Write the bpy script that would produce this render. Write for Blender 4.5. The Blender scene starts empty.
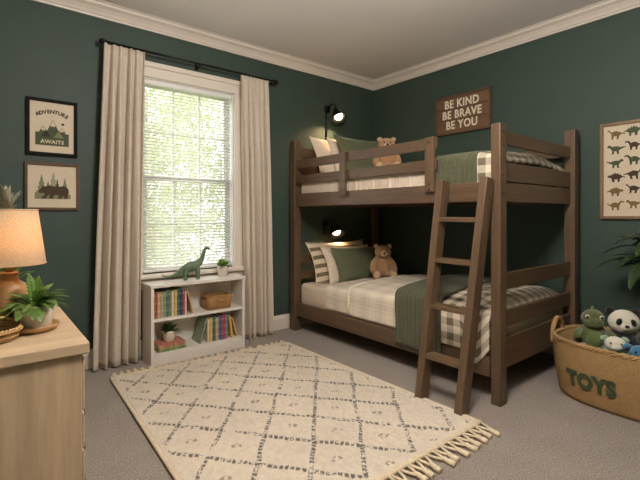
import bpy, bmesh, math, random
import numpy as np
from mathutils import Vector, Matrix, Euler, noise

# ------------------------------------------------------------------ camera, sky, lights, exposure
S = bpy.context.scene
COL = S.collection
R = math.radians
YW, XR, XL, YF, ZC = 3.314, 3.455, -0.36, -0.75, 2.565      # window wall, right wall, left wall, near wall, ceiling

cd = bpy.data.cameras.new('camera'); cam = bpy.data.objects.new('camera', cd); COL.objects.link(cam)
cd.sensor_width = 36; cd.lens = 36 * 419.9 / 640
cd.shift_y = -(240 - 214.4) / 640
cam.location = (0, 0, 1.08); cam.rotation_euler = (R(90), 0, -0.679)
cd.clip_start = 0.02
S.camera = cam

S.view_settings.view_transform = 'Standard'; S.view_settings.look = 'None'
S.view_settings.gamma = 1; S.view_settings.use_curve_mapping = False
S.view_settings.exposure = 0.0
S.cycles.use_denoising = True
S.cycles.max_bounces = 8; S.cycles.diffuse_bounces = 5; S.cycles.transparent_max_bounces = 12
S.cycles.sample_clamp_indirect = 6

W = bpy.data.worlds.new('sky'); S.world = W; W.use_nodes = True
bg = W.node_tree.nodes['Background']
bg.inputs[0].default_value = (0.93, 0.97, 1.0, 1); bg.inputs[1].default_value = 4.6

def lamp(name, kind, loc, energy, color, size=0.1, rot=(0, 0, 0), **kw):
    l = bpy.data.lights.new(name, kind); l.energy = energy; l.color = color
    if kind == 'AREA': l.size = size
    else: l.shadow_soft_size = size
    for k, v in kw.items(): setattr(l, k, v)
    o = bpy.data.objects.new(name, l); COL.objects.link(o); o.location = loc; o.rotation_euler = rot
    return o
# daylight entry of the window (guides sampling of the sky only)
p = lamp('window_daylight', 'AREA', (1.325, YW + .16, 1.37), 1, (1, 1, 1), 0.85, (R(-90), 0, 0), shape='RECTANGLE', size_y=1.6)
p.data.cycles.is_portal = True
# the room's ceiling light, behind and above the camera
lamp('ceiling_lamp', 'POINT', (0.95, 0.72, 2.20), 128, (1.0, 0.94, 0.88), 0.22)

# ------------------------------------------------------------------ materials
def lin(c):
    c /= 255.0
    return c / 12.92 if c <= 0.04045 else ((c + 0.055) / 1.055) ** 2.4
def rgb(r, g, b): return (lin(r), lin(g), lin(b), 1)

class NT:
    def __init__(s, name):
        s.m = bpy.data.materials.new(name); s.m.use_nodes = True
        s.t = s.m.node_tree; s.b = s.t.nodes['Principled BSDF']; s.out = s.t.nodes['Material Output']
    def n(s, kind, **kw):
        x = s.t.nodes.new(kind)
        for k, v in kw.items():
            if k.startswith('i_'):
                key = k[2:]; x.inputs[int(key) if key.isdigit() else key].default_value = v
            else: setattr(x, k, v)
        return x
    def l(s, a, b): s.t.links.new(a, b)
    def val(s, op, a, b=None, clamp=False):
        x = s.n('ShaderNodeMath', operation=op); x.use_clamp = clamp
        for i, v in enumerate((a, b)):
            if v is None: continue
            if isinstance(v, (int, float)): x.inputs[i].default_value = v
            else: s.l(v, x.inputs[i])
        return x.outputs[0]
    def mix(s, fac, a, b, blend='MIX'):
        x = s.n('ShaderNodeMix', data_type='RGBA', blend_type=blend)
        for i, v in ((0, fac), (6, a), (7, b)):
            if isinstance(v, (int, float)): x.inputs[i].default_value = v
            elif isinstance(v, tuple): x.inputs[i].default_value = v
            else: s.l(v, x.inputs[i])
        return x.outputs[2]
    def coords(s, scale=(1, 1, 1), kind='Object', rot=(0, 0, 0)):
        tc = s.n('ShaderNodeTexCoord'); mp = s.n('ShaderNodeMapping')
        mp.inputs['Scale'].default_value = scale; mp.inputs['Rotation'].default_value = rot
        s.l(tc.outputs[kind], mp.inputs[0]); return mp.outputs[0]
    def noise(s, vec, scale, detail=3, rough=.55):
        x = s.n('ShaderNodeTexNoise'); x.inputs['Scale'].default_value = scale
        x.inputs['Detail'].default_value = detail; x.inputs['Roughness'].default_value = rough
        if vec is not None: s.l(vec, x.inputs['Vector'])
        return x.outputs['Fac']
    def ramp(s, fac, stops):
        x = s.n('ShaderNodeValToRGB'); e = x.color_ramp.elements
        while len(e) < len(stops): e.new(0.5)
        for q, (pos, c) in zip(e, stops): q.position = pos; q.color = c
        s.l(fac, x.inputs[0]); return x.outputs[0]
    def bump(s, h, strength=.3, dist=.01):
        x = s.n('ShaderNodeBump'); x.inputs['Strength'].default_value = strength; x.inputs['Distance'].default_value = dist
        s.l(h, x.inputs['Height']); s.l(x.outputs[0], s.b.inputs['Normal'])
    def base(s, c):
        if isinstance(c, tuple): s.b.inputs['Base Color'].default_value = c
        else: s.l(c, s.b.inputs['Base Color'])
    def set(s, rough=.5, metal=0, spec=None):
        s.b.inputs['Roughness'].default_value = rough; s.b.inputs['Metallic'].default_value = metal
        if spec is not None: s.b.inputs['Specular IOR Level'].default_value = spec

def scale_c(c, k): return (min(1, c[0] * k), min(1, c[1] * k), min(1, c[2] * k), 1)
def plain(name, c, rough=.5, metal=0, var=.08, vs=30, bump=0, bs=200, bd=.002, spec=None):
    t = NT(name); t.set(rough, metal, spec)
    v = t.coords()
    t.base(t.ramp(t.noise(v, vs), [(.3, scale_c(c, 1 - var)), (.7, scale_c(c, 1 + var))]))
    if bump: t.bump(t.noise(v, bs, 4), bump, bd)
    return t.m
def wood(name, c, axis, rough=.5, var=.35, bump=.15, fine=1.0):
    t = NT(name); t.set(rough)
    sc = [26 * fine, 26 * fine, 26 * fine]; sc[axis] = 1.6 * fine
    oi = t.n('ShaderNodeObjectInfo'); v = t.coords(tuple(sc))
    off = t.n('ShaderNodeVectorMath', operation='ADD'); cm = t.n('ShaderNodeCombineXYZ')
    k = t.val('MULTIPLY', oi.outputs['Random'], 37.0)
    for i in range(3): t.l(k, cm.inputs[i])
    t.l(v, off.inputs[0]); t.l(cm.outputs[0], off.inputs[1]); v = off.outputs[0]
    n1 = t.noise(v, 1.0, 5, .6); n2 = t.noise(v, 4.0, 2)
    f = t.val('ADD', t.val('MULTIPLY', n1, .75), t.val('MULTIPLY', n2, .25))
    t.base(t.ramp(f, [(.28, scale_c(c, 1 - var)), (.5, c), (.72, scale_c(c, 1 + var))]))
    t.bump(f, bump, .002); return t.m
def fabric(name, c, rough=.9, var=.1, weave=900, bump=.25, sheen=.2):
    t = NT(name); t.set(rough, 0, .2); v = t.coords()
    t.base(t.ramp(t.noise(v, 60, 4), [(.3, scale_c(c, 1 - var)), (.7, scale_c(c, 1 + var))]))
    t.bump(t.noise(v, weave, 2), bump, .001)
    t.b.inputs['Sheen Weight'].default_value = sheen; return t.m
def plush(name, c, var=.22, scale=420):
    t = NT(name); t.set(1, 0, .1); v = t.coords()
    n = t.noise(v, scale, 4, .7)
    t.base(t.ramp(n, [(.3, scale_c(c, 1 - var)), (.7, scale_c(c, 1 + var))])); t.bump(n, .8, .006)
    t.b.inputs['Sheen Weight'].default_value = .35; return t.m
def weave(name, c, scale=90, rough=.75, var=.35):
    t = NT(name); t.set(rough); v = t.coords((scale, scale, scale * 1.3))
    w1 = t.n('ShaderNodeTexWave', wave_type='BANDS', bands_direction='Z'); w1.inputs['Scale'].default_value = .32; w1.inputs['Distortion'].default_value = 1.2
    w2f = t.noise(v, 1.1, 1)
    t.l(v, w1.inputs[0])
    h = t.val('MULTIPLY', w1.outputs['Fac'], t.val('ADD', t.val('MULTIPLY', w2f, 1.2), .1))
    n = t.noise(t.coords(), 25, 3)
    f = t.val('ADD', t.val('MULTIPLY', h, .6), t.val('MULTIPLY', n, .4))
    t.base(t.ramp(f, [(.15, scale_c(c, 1 - var)), (.45, c), (.75, scale_c(c, 1 + var))]))
    t.bump(h, .6, .004); return t.m
def leafmat(name, c, var=.35, trans=.25, rough=.45):
    t = NT(name); t.set(rough); v = t.coords()
    col = t.ramp(t.noise(v, 45, 2), [(.3, scale_c(c, 1 - var)), (.7, scale_c(c, 1 + var))]); t.base(col)
    tr = t.n('ShaderNodeBsdfTranslucent'); t.l(col, tr.inputs[0])
    mx = t.n('ShaderNodeMixShader'); mx.inputs[0].default_value = trans
    t.l(t.b.outputs[0], mx.inputs[1]); t.l(tr.outputs[0], mx.inputs[2]); t.l(mx.outputs[0], t.out.inputs[0]); return t.m
def emit(name, c, strength):
    t = NT(name); t.b.inputs['Emission Color'].default_value = c; t.b.inputs['Emission Strength'].default_value = strength
    t.base(c); return t.m

M = {}
BED = (0.110, 0.064, 0.033, 1)
for i, a in enumerate('xyz'): M['bed_' + a] = wood('stained_pine_' + a, BED, i, .45)
OAK = rgb(184, 158, 126)
for i, a in enumerate('xyz'): M['oak_' + a] = wood('light_oak_' + a, OAK, i, .5, .2, .1)
M['wall'] = plain('green_wall_paint', (0.037, 0.062, 0.045, 1), .62, 0, .04, 6, .12, 350, .001)
M['ceil'] = plain('ceiling_paint', rgb(244, 240, 238), .9, 0, .02, 3, .2, 260, .002)
M['trimw'] = plain('trim_paint', rgb(226, 214, 200), .42, 0, .02, 4)
M['white'] = plain('white_lacquer', rgb(226, 218, 206), .4, 0, .02, 4)
M['vinyl'] = plain('white_vinyl', rgb(235, 233, 228), .4, 0, .01, 4)
M['black'] = plain('black_metal', rgb(26, 25, 24), .4, .6, .05)
M['cream'] = fabric('cream_cotton', rgb(226, 206, 182))
M['sheet'] = fabric('ivory_sheet', rgb(224, 202, 178), .9, .05)
M['sage'] = fabric('sage_green_cotton', rgb(98, 102, 74), .9, .1)
M['quilt_green'] = fabric('green_quilting', rgb(82, 82, 60), .92, .16)
M['bearfur'] = plush('tan_plush', rgb(176, 134, 92))
M['bearlight'] = plush('pale_tan_plush', rgb(206, 170, 128))
M['dinofur'] = plush('olive_plush', rgb(86, 92, 48))
M['dinobelly'] = plush('pale_olive_plush', rgb(100, 112, 64))
M['mintfur'] = plush('mint_plush', rgb(150, 176, 148))
M['ivoryfur'] = plush('ivory_plush', rgb(232, 222, 200))
M['blackfur'] = plush('black_plush', rgb(30, 28, 28))
M['bluefur'] = plush('blue_plush', rgb(70, 126, 158))
M['eye'] = plain('black_glass_bead', rgb(14, 12, 12), .15)
M['rattan'] = weave('woven_seagrass', rgb(168, 132, 84), 85)
M['rattan_fine'] = weave('woven_rattan', rgb(170, 124, 74), 95, .75, .6)
M['dino'] = plain('green_rubber', rgb(90, 108, 78), .5, 0, .2, 60, .4, 120, .004)
M['ceramic'] = plain('off_white_ceramic', rgb(214, 200, 180), .55, 0, .05, 60, .2, 200, .001)
M['soil'] = plain('dark_soil', rgb(48, 36, 26), 1, 0, .3, 200, .8, 200, .004)
M['terr'] = plain('tan_wooden_dish', rgb(170, 128, 82), .5, 0, .1, 40)
M['fern'] = leafmat('fern_leaf', rgb(92, 122, 52))
M['succulent'] = leafmat('succulent_leaf', rgb(74, 104, 62))
M['bright_leaf'] = leafmat('bright_green_leaf', rgb(128, 156, 70))
M['dusty_leaf'] = leafmat('dusty_grey_green_leaf', rgb(150, 146, 122), .2)
M['dark_leaf'] = leafmat('dark_palm_leaf', rgb(48, 66, 34), .3, .15)
M['tree_leaf'] = leafmat('sunlit_leaf', rgb(184, 186, 148), .3, .45, .6)
M['bark'] = plain('grey_bark', rgb(110, 96, 80), .9, 0, .2, 20)
M['grass'] = plain('lawn', rgb(120, 150, 70), .95, 0, .2, 5)
M['paper'] = plain('ivory_paper', rgb(216, 198, 172), .8, 0, .03, 20)
M['ink_dark'] = plain('dark_ink', rgb(48, 44, 36), .8)
M['ink_green'] = plain('forest_green_ink', rgb(74, 82, 54), .8)
M['ink_mid'] = plain('sage_green_ink', rgb(124, 126, 92), .8)
M['ink_pale'] = plain('pale_grey_green_ink', rgb(160, 154, 128), .8)
M['ink_brown'] = plain('brown_ink', rgb(70, 52, 34), .8)
M['ink_olive'] = plain('olive_ink', rgb(120, 96, 48), .8)
M['sign_wood'] = wood('walnut_board_y', (0.15, 0.08, 0.04, 1), 1, .55, .3)
M['sign_trim'] = wood('walnut_frame', (0.11, 0.058, 0.03, 1), 1, .55, .25)
M['letter'] = plain('cream_letter_paint', rgb(232, 220, 196), .6)
M['frame_black'] = plain('black_frame', rgb(24, 20, 18), .7, spec=.15)
M['frame_brown'] = wood('brown_frame', (0.11, 0.058, 0.030, 1), 2, .7)
M['frame_oak'] = wood('oak_frame', (0.22, 0.12, 0.055, 1), 2, .5)
M['toy_letter'] = fabric('green_felt_letter', rgb(62, 72, 44), .95, .25)
M['lamp_wood'] = wood('turned_oak', rgb(160, 118, 74), 2, .45, .2)
M['cord_cream'] = fabric('cream_cotton_cord', rgb(222, 202, 170), .95, .12, 300, .6)
M['pages'] = plain('book_pages', rgb(222, 206, 176), .9, 0, .08, 200)

def lampshade_mat():
    t = NT('linen_lampshade'); v = t.coords((1, 1, 1))
    c = t.ramp(t.noise(v, 260, 3), [(.3, rgb(206, 178, 142)), (.7, rgb(232, 208, 172))])
    t.base(c); t.set(.9)
    tr = t.n('ShaderNodeBsdfTranslucent'); t.l(c, tr.inputs[0]); mx = t.n('ShaderNodeMixShader'); mx.inputs[0].default_value = .5
    t.l(t.b.outputs[0], mx.inputs[1]); t.l(tr.outputs[0], mx.inputs[2]); t.l(mx.outputs[0], t.out.inputs[0]); return t.m
M['shade'] = lampshade_mat()
def curtain_mat():
    t = NT('linen_curtain'); v = t.coords((1, 1, .25))
    c = t.ramp(t.noise(v, 130, 3), [(.3, rgb(228, 213, 194)), (.7, rgb(240, 228, 212))])
    t.base(c); t.set(.95, 0, .1); t.bump(t.noise(t.coords(), 700, 2), .2, .001)
    tr = t.n('ShaderNodeBsdfTranslucent'); t.l(c, tr.inputs[0]); mx = t.n('ShaderNodeMixShader'); mx.inputs[0].default_value = .3
    t.l(t.b.outputs[0], mx.inputs[1]); t.l(tr.outputs[0], mx.inputs[2]); t.l(mx.outputs[0], t.out.inputs[0]); return t.m
M['curtain'] = curtain_mat()
def slat_mat():
    t = NT('blind_slat'); t.base(rgb(240, 238, 232)); t.set(.5)
    tr = t.n('ShaderNodeBsdfTranslucent'); tr.inputs[0].default_value = rgb(240, 238, 230); mx = t.n('ShaderNodeMixShader'); mx.inputs[0].default_value = .3
    t.l(t.b.outputs[0], mx.inputs[1]); t.l(tr.outputs[0], mx.inputs[2]); t.l(mx.outputs[0], t.out.inputs[0]); return t.m
M['slat'] = slat_mat()
def pane_mat():
    t = NT('window_pane'); a = t.n('ShaderNodeBsdfTransparent'); g = t.n('ShaderNodeBsdfGlossy'); g.inputs['Roughness'].default_value = .02
    mx = t.n('ShaderNodeMixShader'); mx.inputs[0].default_value = .06
    t.l(a.outputs[0], mx.inputs[1]); t.l(g.outputs[0], mx.inputs[2]); t.l(mx.outputs[0], t.out.inputs[0]); return t.m
M['pane'] = pane_mat()
def carpet_mat():
    t = NT('grey_beige_carpet'); t.set(1, 0, .05); v = t.coords()
    n = t.noise(v, 150, 4, .75); big = t.noise(v, 5, 3)
    c = t.ramp(n, [(.34, rgb(92, 81, 72)), (.5, rgb(152, 137, 123)), (.66, rgb(206, 190, 174))])
    t.base(t.mix(.15, c, t.ramp(big, [(.3, rgb(140, 127, 116)), (.7, rgb(188, 174, 160))])))
    t.bump(n, .9, .012); t.b.inputs['Sheen Weight'].default_value = .2; return t.m
M['carpet'] = carpet_mat()
def rug_mat():
    t = NT('tufted_wool_rug'); t.set(1, 0, .05)
    a = t.n('ShaderNodeVertexColor'); a.layer_name = 'pattern'
    n = t.noise(t.coords(), 260, 3, .7)
    k = t.ramp(n, [(.3, (.72, .72, .72, 1)), (.6, (1.0, 1.0, 1.0, 1))])
    t.base(t.mix(1.0, a.outputs[0], k, 'MULTIPLY')); t.bump(n, .7, .008); t.b.inputs['Sheen Weight'].default_value = .2; return t.m
M['rug'] = rug_mat()

def bands(t, coord, period, width, soft=.04):
    """1 inside a band of the given width (share of the period)"""
    f = t.val('FRACT', t.val('MULTIPLY', coord, 1.0 / period))
    d = t.val('ABSOLUTE', t.val('SUBTRACT', f, .5))
    return t.val('MULTIPLY', t.val('SUBTRACT', width / 2 + soft / 2, d), 1.0 / soft, True)
def plaid_mat(name, base, c1, kind):
    t = NT(name); t.set(.92, 0, .15); tc = t.n('ShaderNodeTexCoord'); sp = t.n('ShaderNodeSeparateXYZ')
    t.l(tc.outputs['UV'], sp.inputs[0]); u, v = sp.outputs[0], sp.outputs[1]
    n = t.noise(t.coords(), 500, 2)
    if kind == 'gingham':
        a = t.val('MULTIPLY', bands(t, u, .092, .5), .5); b = t.val('MULTIPLY', bands(t, v, .092, .5), .5)
        f = t.val('ADD', a, b)
    elif kind == 'stripe':
        f = bands(t, v, .083, .46)
    else:
        f = None
        for co, ph in ((u, .15), (v, .17)):
            a = t.val('MULTIPLY', bands(t, co, ph, .30, .06), .17)
            b = t.val('MULTIPLY', bands(t, co, ph / 2, .09, .05), .24)
            s_ = t.val('MAXIMUM', a, b); f = s_ if f is None else t.val('ADD', f, s_)
    f = t.val('MULTIPLY', f, t.val('ADD', t.val('MULTIPLY', n, .5), .7), True)
    t.base(t.mix(f, base, c1)); t.bump(t.noise(t.coords(), 900, 2), .25, .001); t.b.inputs['Sheen Weight'].default_value = .15; return t.m
M['plaid'] = plaid_mat('windowpane_plaid', rgb(230, 214, 192), rgb(120, 104, 88), 'window')
M['gingham'] = plaid_mat('brown_gingham', rgb(228, 212, 188), rgb(98, 88, 66), 'gingham')
M['stripe'] = plaid_mat('green_striped_cotton', rgb(222, 202, 172), rgb(108, 98, 74), 'stripe')

# ------------------------------------------------------------------ mesh helpers
ROOT = {}
class MB:
    def __init__(s): s.bm = bmesh.new(); s.uv = None
    def box(s, a, b, bev=.004, rot=None, pivot=None, mi=0):
        a, b = Vector(a), Vector(b); c = (a + b) / 2; d = b - a
        t = bmesh.new(); bmesh.ops.create_cube(t, size=1)
        bmesh.ops.scale(t, vec=(abs(d.x), abs(d.y), abs(d.z)), verts=t.verts)
        if bev: bmesh.ops.bevel(t, geom=list(t.edges), offset=min(bev, min(abs(x) for x in d) * .45), segments=2, profile=.5, affect='EDGES')
        bmesh.ops.translate(t, vec=c, verts=t.verts)
        if rot is not None:
            pv = Vector(pivot) if pivot is not None else c
            bmesh.ops.rotate(t, cent=pv, matrix=rot.to_3x3() if isinstance(rot, Matrix) else Euler(rot).to_matrix(), verts=t.verts)
        return s.join(t, mi)
    def join(s, t, mi=0, smooth=None):
        vs = {}
        for v in t.verts: vs[v] = s.bm.verts.new(v.co)
        for f in t.faces:
            try:
                g = s.bm.faces.new([vs[v] for v in f.verts]); g.smooth = f.smooth if smooth is None else smooth; g.material_index = mi
            except ValueError: pass
        t.free(); return s
    def bar(s, p, q, w, h, up=(0, 0, 1), bev=.004):
        """a board from p to q, w across and h along up"""
        p, q = Vector(p), Vector(q); d = (q - p); L = d.length; d.normalize(); u = Vector(up); x = d.cross(u).normalized(); u = x.cross(d)
        t = bmesh.new(); bmesh.ops.create_cube(t, size=1); bmesh.ops.scale(t, vec=(w, L, h), verts=t.verts)
        if bev: bmesh.ops.bevel(t, geom=list(t.edges), offset=bev, segments=2, profile=.5, affect='EDGES')
        m = Matrix((x, d, u)).transposed().to_4x4(); m.translation = (p + q) / 2
        bmesh.ops.transform(t, matrix=m, verts=t.verts); return s.join(t)
    def ball(s, c, r, rot=None, seg=20, mi=0, fn=None):
        if isinstance(r, (int, float)): r = (r, r, r)
        t = bmesh.new(); bmesh.ops.create_uvsphere(t, u_segments=seg, v_segments=max(6, seg * 2 // 3), radius=1)
        if fn:
            for v in t.verts: v.co = fn(v.co)
        bmesh.ops.scale(t, vec=r, verts=t.verts)
        if rot is not None: bmesh.ops.rotate(t, cent=(0, 0, 0), matrix=Euler(rot).to_matrix(), verts=t.verts)
        bmesh.ops.translate(t, vec=c, verts=t.verts); return s.join(t, mi, True)
    def rings(s, loops, close=True, cap=True, smooth=True, mi=0):
        prev = None; first = None
        for lp in loops:
            cur = [s.bm.verts.new(v) for v in lp]
            if prev:
                n = len(cur)
                for i in range(n if close else n - 1):
                    f = s.bm.faces.new((prev[i], prev[(i + 1) % n], cur[(i + 1) % n], cur[i])); f.smooth = smooth; f.material_index = mi
            else: first = cur
            prev = cur
        if cap and close:
            for lp, rev in ((first, True), (prev, False)):
                f = s.bm.faces.new(list(reversed(lp)) if rev else lp); f.material_index = mi
        return s
    def tube(s, pts, rad, seg=10, cap=True, mi=0):
        pts = [Vector(p) for p in pts]; n = len(pts)
        if isinstance(rad, (int, float)): rad = [rad] * n
        loops = []; ref = None
        for i in range(n):
            d = (pts[min(i + 1, n - 1)] - pts[max(i - 1, 0)]).normalized()
            if ref is None: ref = d.orthogonal().normalized()
            else: ref = (ref - d * ref.dot(d)).normalized()
            b = d.cross(ref)
            loops.append([pts[i] + (ref * math.cos(a) + b * math.sin(a)) * rad[i] for a in (2 * math.pi * k / seg for k in range(seg))])
        return s.rings(loops, True, cap, True, mi)
    def lathe(s, prof, c=(0, 0, 0), seg=28, axis=(0, 0, 1), cap=False, mi=0):
        m = Vector((0, 0, 1)).rotation_difference(Vector(axis)).to_matrix(); c = Vector(c)
        return s.rings([[c + m @ Vector((r * math.cos(a), r * math.sin(a), z)) for a in (2 * math.pi * k / seg for k in range(seg))] for r, z in prof], True, cap, True, mi)
    def poly(s, pts, ext=None, mi=0):
        vs = [s.bm.verts.new(p) for p in pts]
        f = s.bm.faces.new(vs); f.material_index = mi
        if ext is not None:
            e = Vector(ext); vt = [s.bm.verts.new(Vector(p) + e) for p in pts]; g = s.bm.faces.new(list(reversed(vt))); g.material_index = mi
            n = len(vs)
            for i in range(n):
                h = s.bm.faces.new((vs[(i + 1) % n], vs[i], vt[i], vt[(i + 1) % n])); h.material_index = mi
        return s
    def grid(s, fn, us, vs, uvfn=None, smooth=True, mi=0):
        """surface through fn(u, v)"""
        if uvfn and s.uv is None: s.uv = s.bm.loops.layers.uv.new('UVMap')
        V = [[s.bm.verts.new(fn(u, v)) for v in vs] for u in us]
        for i in range(len(us) - 1):
            for j in range(len(vs) - 1):
                f = s.bm.faces.new((V[i][j], V[i + 1][j], V[i + 1][j + 1], V[i][j + 1])); f.smooth = smooth; f.material_index = mi
                if uvfn:
                    for lp, (a, b) in zip(f.loops, ((i, j), (i + 1, j), (i + 1, j + 1), (i, j + 1))): lp[s.uv].uv = uvfn(us[a], vs[b])
        return s
    def leaf(s, base, d, length, width, droop=.3, n=6, fold=.25, up=(0, 0, 1), mi=0):
        base = Vector(base); d = Vector(d).normalized(); upv = Vector(up)
        side = d.cross(upv)
        if side.length < .05: side = d.orthogonal()
        side.normalize(); L = []
        p = base.copy(); dd = d.copy()
        for i in range(n + 1):
            t = i / n; w = width * .5 * (math.sin(math.pi * (t * .88 + .12)) ** .8 if t < 1 else 0.02)
            nn = side.cross(dd).normalized()
            L.append((p - side * w + nn * w * fold, p.copy(), p + side * w + nn * w * fold))
            dd = (dd - Vector((0, 0, droop / n * (.5 + t * 1.5)))).normalized(); p = p + dd * (length / n)
        V = [[s.bm.verts.new(x) for x in r] for r in L]
        for i in range(n):
            for j in range(2):
                f = s.bm.faces.new((V[i][j], V[i][j + 1], V[i + 1][j + 1], V[i + 1][j])); f.smooth = True; f.material_index = mi
        return s
    def build(s, name, mats, parent=None, local=False, normals=True):
        me = bpy.data.meshes.new(name)
        if normals: bmesh.ops.recalc_face_normals(s.bm, faces=s.bm.faces)
        if parent is not None and not local:
            q = parent
            while q.parent: q = q.parent
            bmesh.ops.translate(s.bm, vec=-Vector(q.location), verts=s.bm.verts)
        s.bm.to_mesh(me); s.bm.free()
        for m in (mats if isinstance(mats, list) else [mats]): me.materials.append(M[m])
        o = bpy.data.objects.new(name, me); COL.objects.link(o)
        if parent is not None: o.parent = parent
        return o
def tag(o, label, cat, group=None, kind=None):
    o['label'] = label; o['category'] = cat
    if group: o['group'] = group
    if kind: o['kind'] = kind
    return o
def struct(o): o['kind'] = 'structure'; return o
def thing(name, label, cat, loc=(0, 0, 0), group=None, rot=(0, 0, 0)):
    o = bpy.data.objects.new(name, None); COL.objects.link(o); o.location = loc; o.rotation_euler = rot; o.empty_display_size = .05
    return tag(o, label, cat, group)
def copy_tree(o, parent=None):
    c = o.copy(); COL.objects.link(c)
    if parent is not None: c.parent = parent
    for ch in list(o.children): copy_tree(ch, c)
    return c
def solidify(o, th, offset=-1, bev=0):
    m = o.modifiers.new('thickness', 'SOLIDIFY'); m.thickness = th; m.offset = offset; return o
def subsurf(o, n=1):
    m = o.modifiers.new('smooth', 'SUBSURF'); m.levels = n; m.render_levels = n; return o
def lsp(a, b, n): return [a + (b - a) * i / (n - 1) for i in range(n)]
def fbm(x, y, z, k=1): return noise.noise((x * k, y * k, z * k))
def text_bm(txt, size, depth=.002, bold=0.0, spacing=1.0):
    cu = bpy.data.curves.new('lettering', 'FONT'); cu.body = txt; cu.size = size; cu.extrude = depth / 2; cu.offset = bold
    cu.align_x = 'CENTER'; cu.align_y = 'CENTER'; cu.space_character = spacing; cu.resolution_u = 3
    o = bpy.data.objects.new('lettering', cu); COL.objects.link(o)
    dg = bpy.context.evaluated_depsgraph_get(); dg.update()
    me = bpy.data.meshes.new_from_object(o.evaluated_get(dg)); bm = bmesh.new(); bm.from_mesh(me)
    bpy.data.objects.remove(o); bpy.data.curves.remove(cu); bpy.data.meshes.remove(me)
    return bm
def skin(name, pts, edges, mat, parent, level=2, root=0):
    me = bpy.data.meshes.new(name); me.from_pydata([p[:3] for p in pts], edges, [])
    o = bpy.data.objects.new(name, me); COL.objects.link(o); o.parent = parent; me.materials.append(M[mat])
    sk = o.modifiers.new('skin', 'SKIN'); sk.use_smooth_shade = True
    for i, p in enumerate(pts):
        r = p[3]; me.skin_vertices[0].data[i].radius = r if isinstance(r, tuple) else (r, r); me.skin_vertices[0].data[i].use_root = (i == root)
    subsurf(o, level)
    return o

# ------------------------------------------------------------------ room shell
WX0, WX1, WZ0, WZ1 = .945, 1.705, .625, 2.125          # window opening
b = MB()
T = .14
for a_, b_ in (((XL, YW, 0), (WX0, YW + T, ZC)), ((WX1, YW, 0), (XR, YW + T, ZC)), ((WX0, YW, 0), (WX1, YW + T, WZ0)), ((WX0, YW, WZ1), (WX1, YW + T, ZC))): b.box(a_, b_, 0)
struct(b.build('wall_back', 'wall'))
struct(MB().box((XR, YF - T, 0), (XR + T, YW + T, ZC), 0).build('wall_right', 'wall'))
struct(MB().box((XL - T, YF - T, 0), (XL, YW + T, ZC), 0).build('wall_left', 'wall'))
struct(MB().box((XL, YF - T, 0), (XR, YF, ZC), 0).build('wall_front', 'wall'))
struct(MB().box((XL - T, YF - T, -.1), (XR + T, YW + T, 0), 0).build('floor', 'carpet'))
struct(MB().box((XL - T, YF - T, ZC), (XR + T, YW + T, ZC + .1), 0).build('ceiling', 'ceil'))
# crown mouldings and baseboards
crown = [(0, -.088), (.012, -.088), (.016, -.076), (.022, -.072), (.032, -.055), (.05, -.035), (.068, -.024), (.074, -.018), (.076, -.008), (.088, -.004), (.088, 0), (0, 0)]
base = [(0, 0), (.016, 0), (.016, .095), (.012, .108), (.009, .12), (.004, .13), (0, .132)]
def run_moulding(name, prof, side, z, mat='trimw', e=0):
    b = MB(); n = len(prof); L = []
    for k in range(2):
        pts = []
        for d, h in prof:
            if side == 'back': pts.append(((XL + d if k == 0 else XR - d), YW - d, z + h))
            elif side == 'right': pts.append((XR - d, (YW - d if k == 0 else YF + d), z + h))
            elif side == 'left': pts.append((XL + d, (YF + d if k == 0 else YW - d), z + h))
            else: pts.append(((XR - d if k == 0 else XL + d), YF + d, z + h))
        L.append(pts)
    b.rings(L, True, True, False); return struct(b.build(name, mat))
for i, sd in enumerate(('back', 'right', 'left', 'front')):
    run_moulding('trim_%d' % (i + 1), crown, sd, ZC)
    run_moulding('baseboard_' + sd, base, sd, 0)
# window: casing, sashes, muntins, panes
win = bpy.data.objects.new('window_1', None); COL.objects.link(win); win.location = (1.325, YW, WZ0); struct(win)
b = MB()
b.box((WX0 - .085, YW - .022, WZ0 - .02), (WX0, YW, WZ1 + .0), .003); b.box((WX1, YW - .022, WZ0 - .02), (WX1 + .085, YW, WZ1), .003)
b.box((WX0 - .085, YW - .022, WZ1), (WX1 + .085, YW, WZ1 + .075), .003); b.box((WX0 - .1, YW - .034, WZ1 + .075), (WX1 + .1, YW, WZ1 + .115), .006)
b.build('casing', 'trimw', win)
MB().box((WX0 - .11, YW - .06, WZ0 - .03), (WX1 + .11, YW + .08, WZ0), .006).build('sill', 'trimw', win)
MB().box((WX0 - .085, YW - .02, WZ0 - .115), (WX1 + .085, YW, WZ0 - .03), .003).build('apron', 'trimw', win)
b = MB()
for x in (WX0, WX1 - .008): b.box((x, YW, WZ0), (x + .008, YW + T, WZ1), 0)
b.box((WX0, YW, WZ1 - .008), (WX1, YW + T, WZ1), 0); b.build('jamb', 'vinyl', win)
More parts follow.
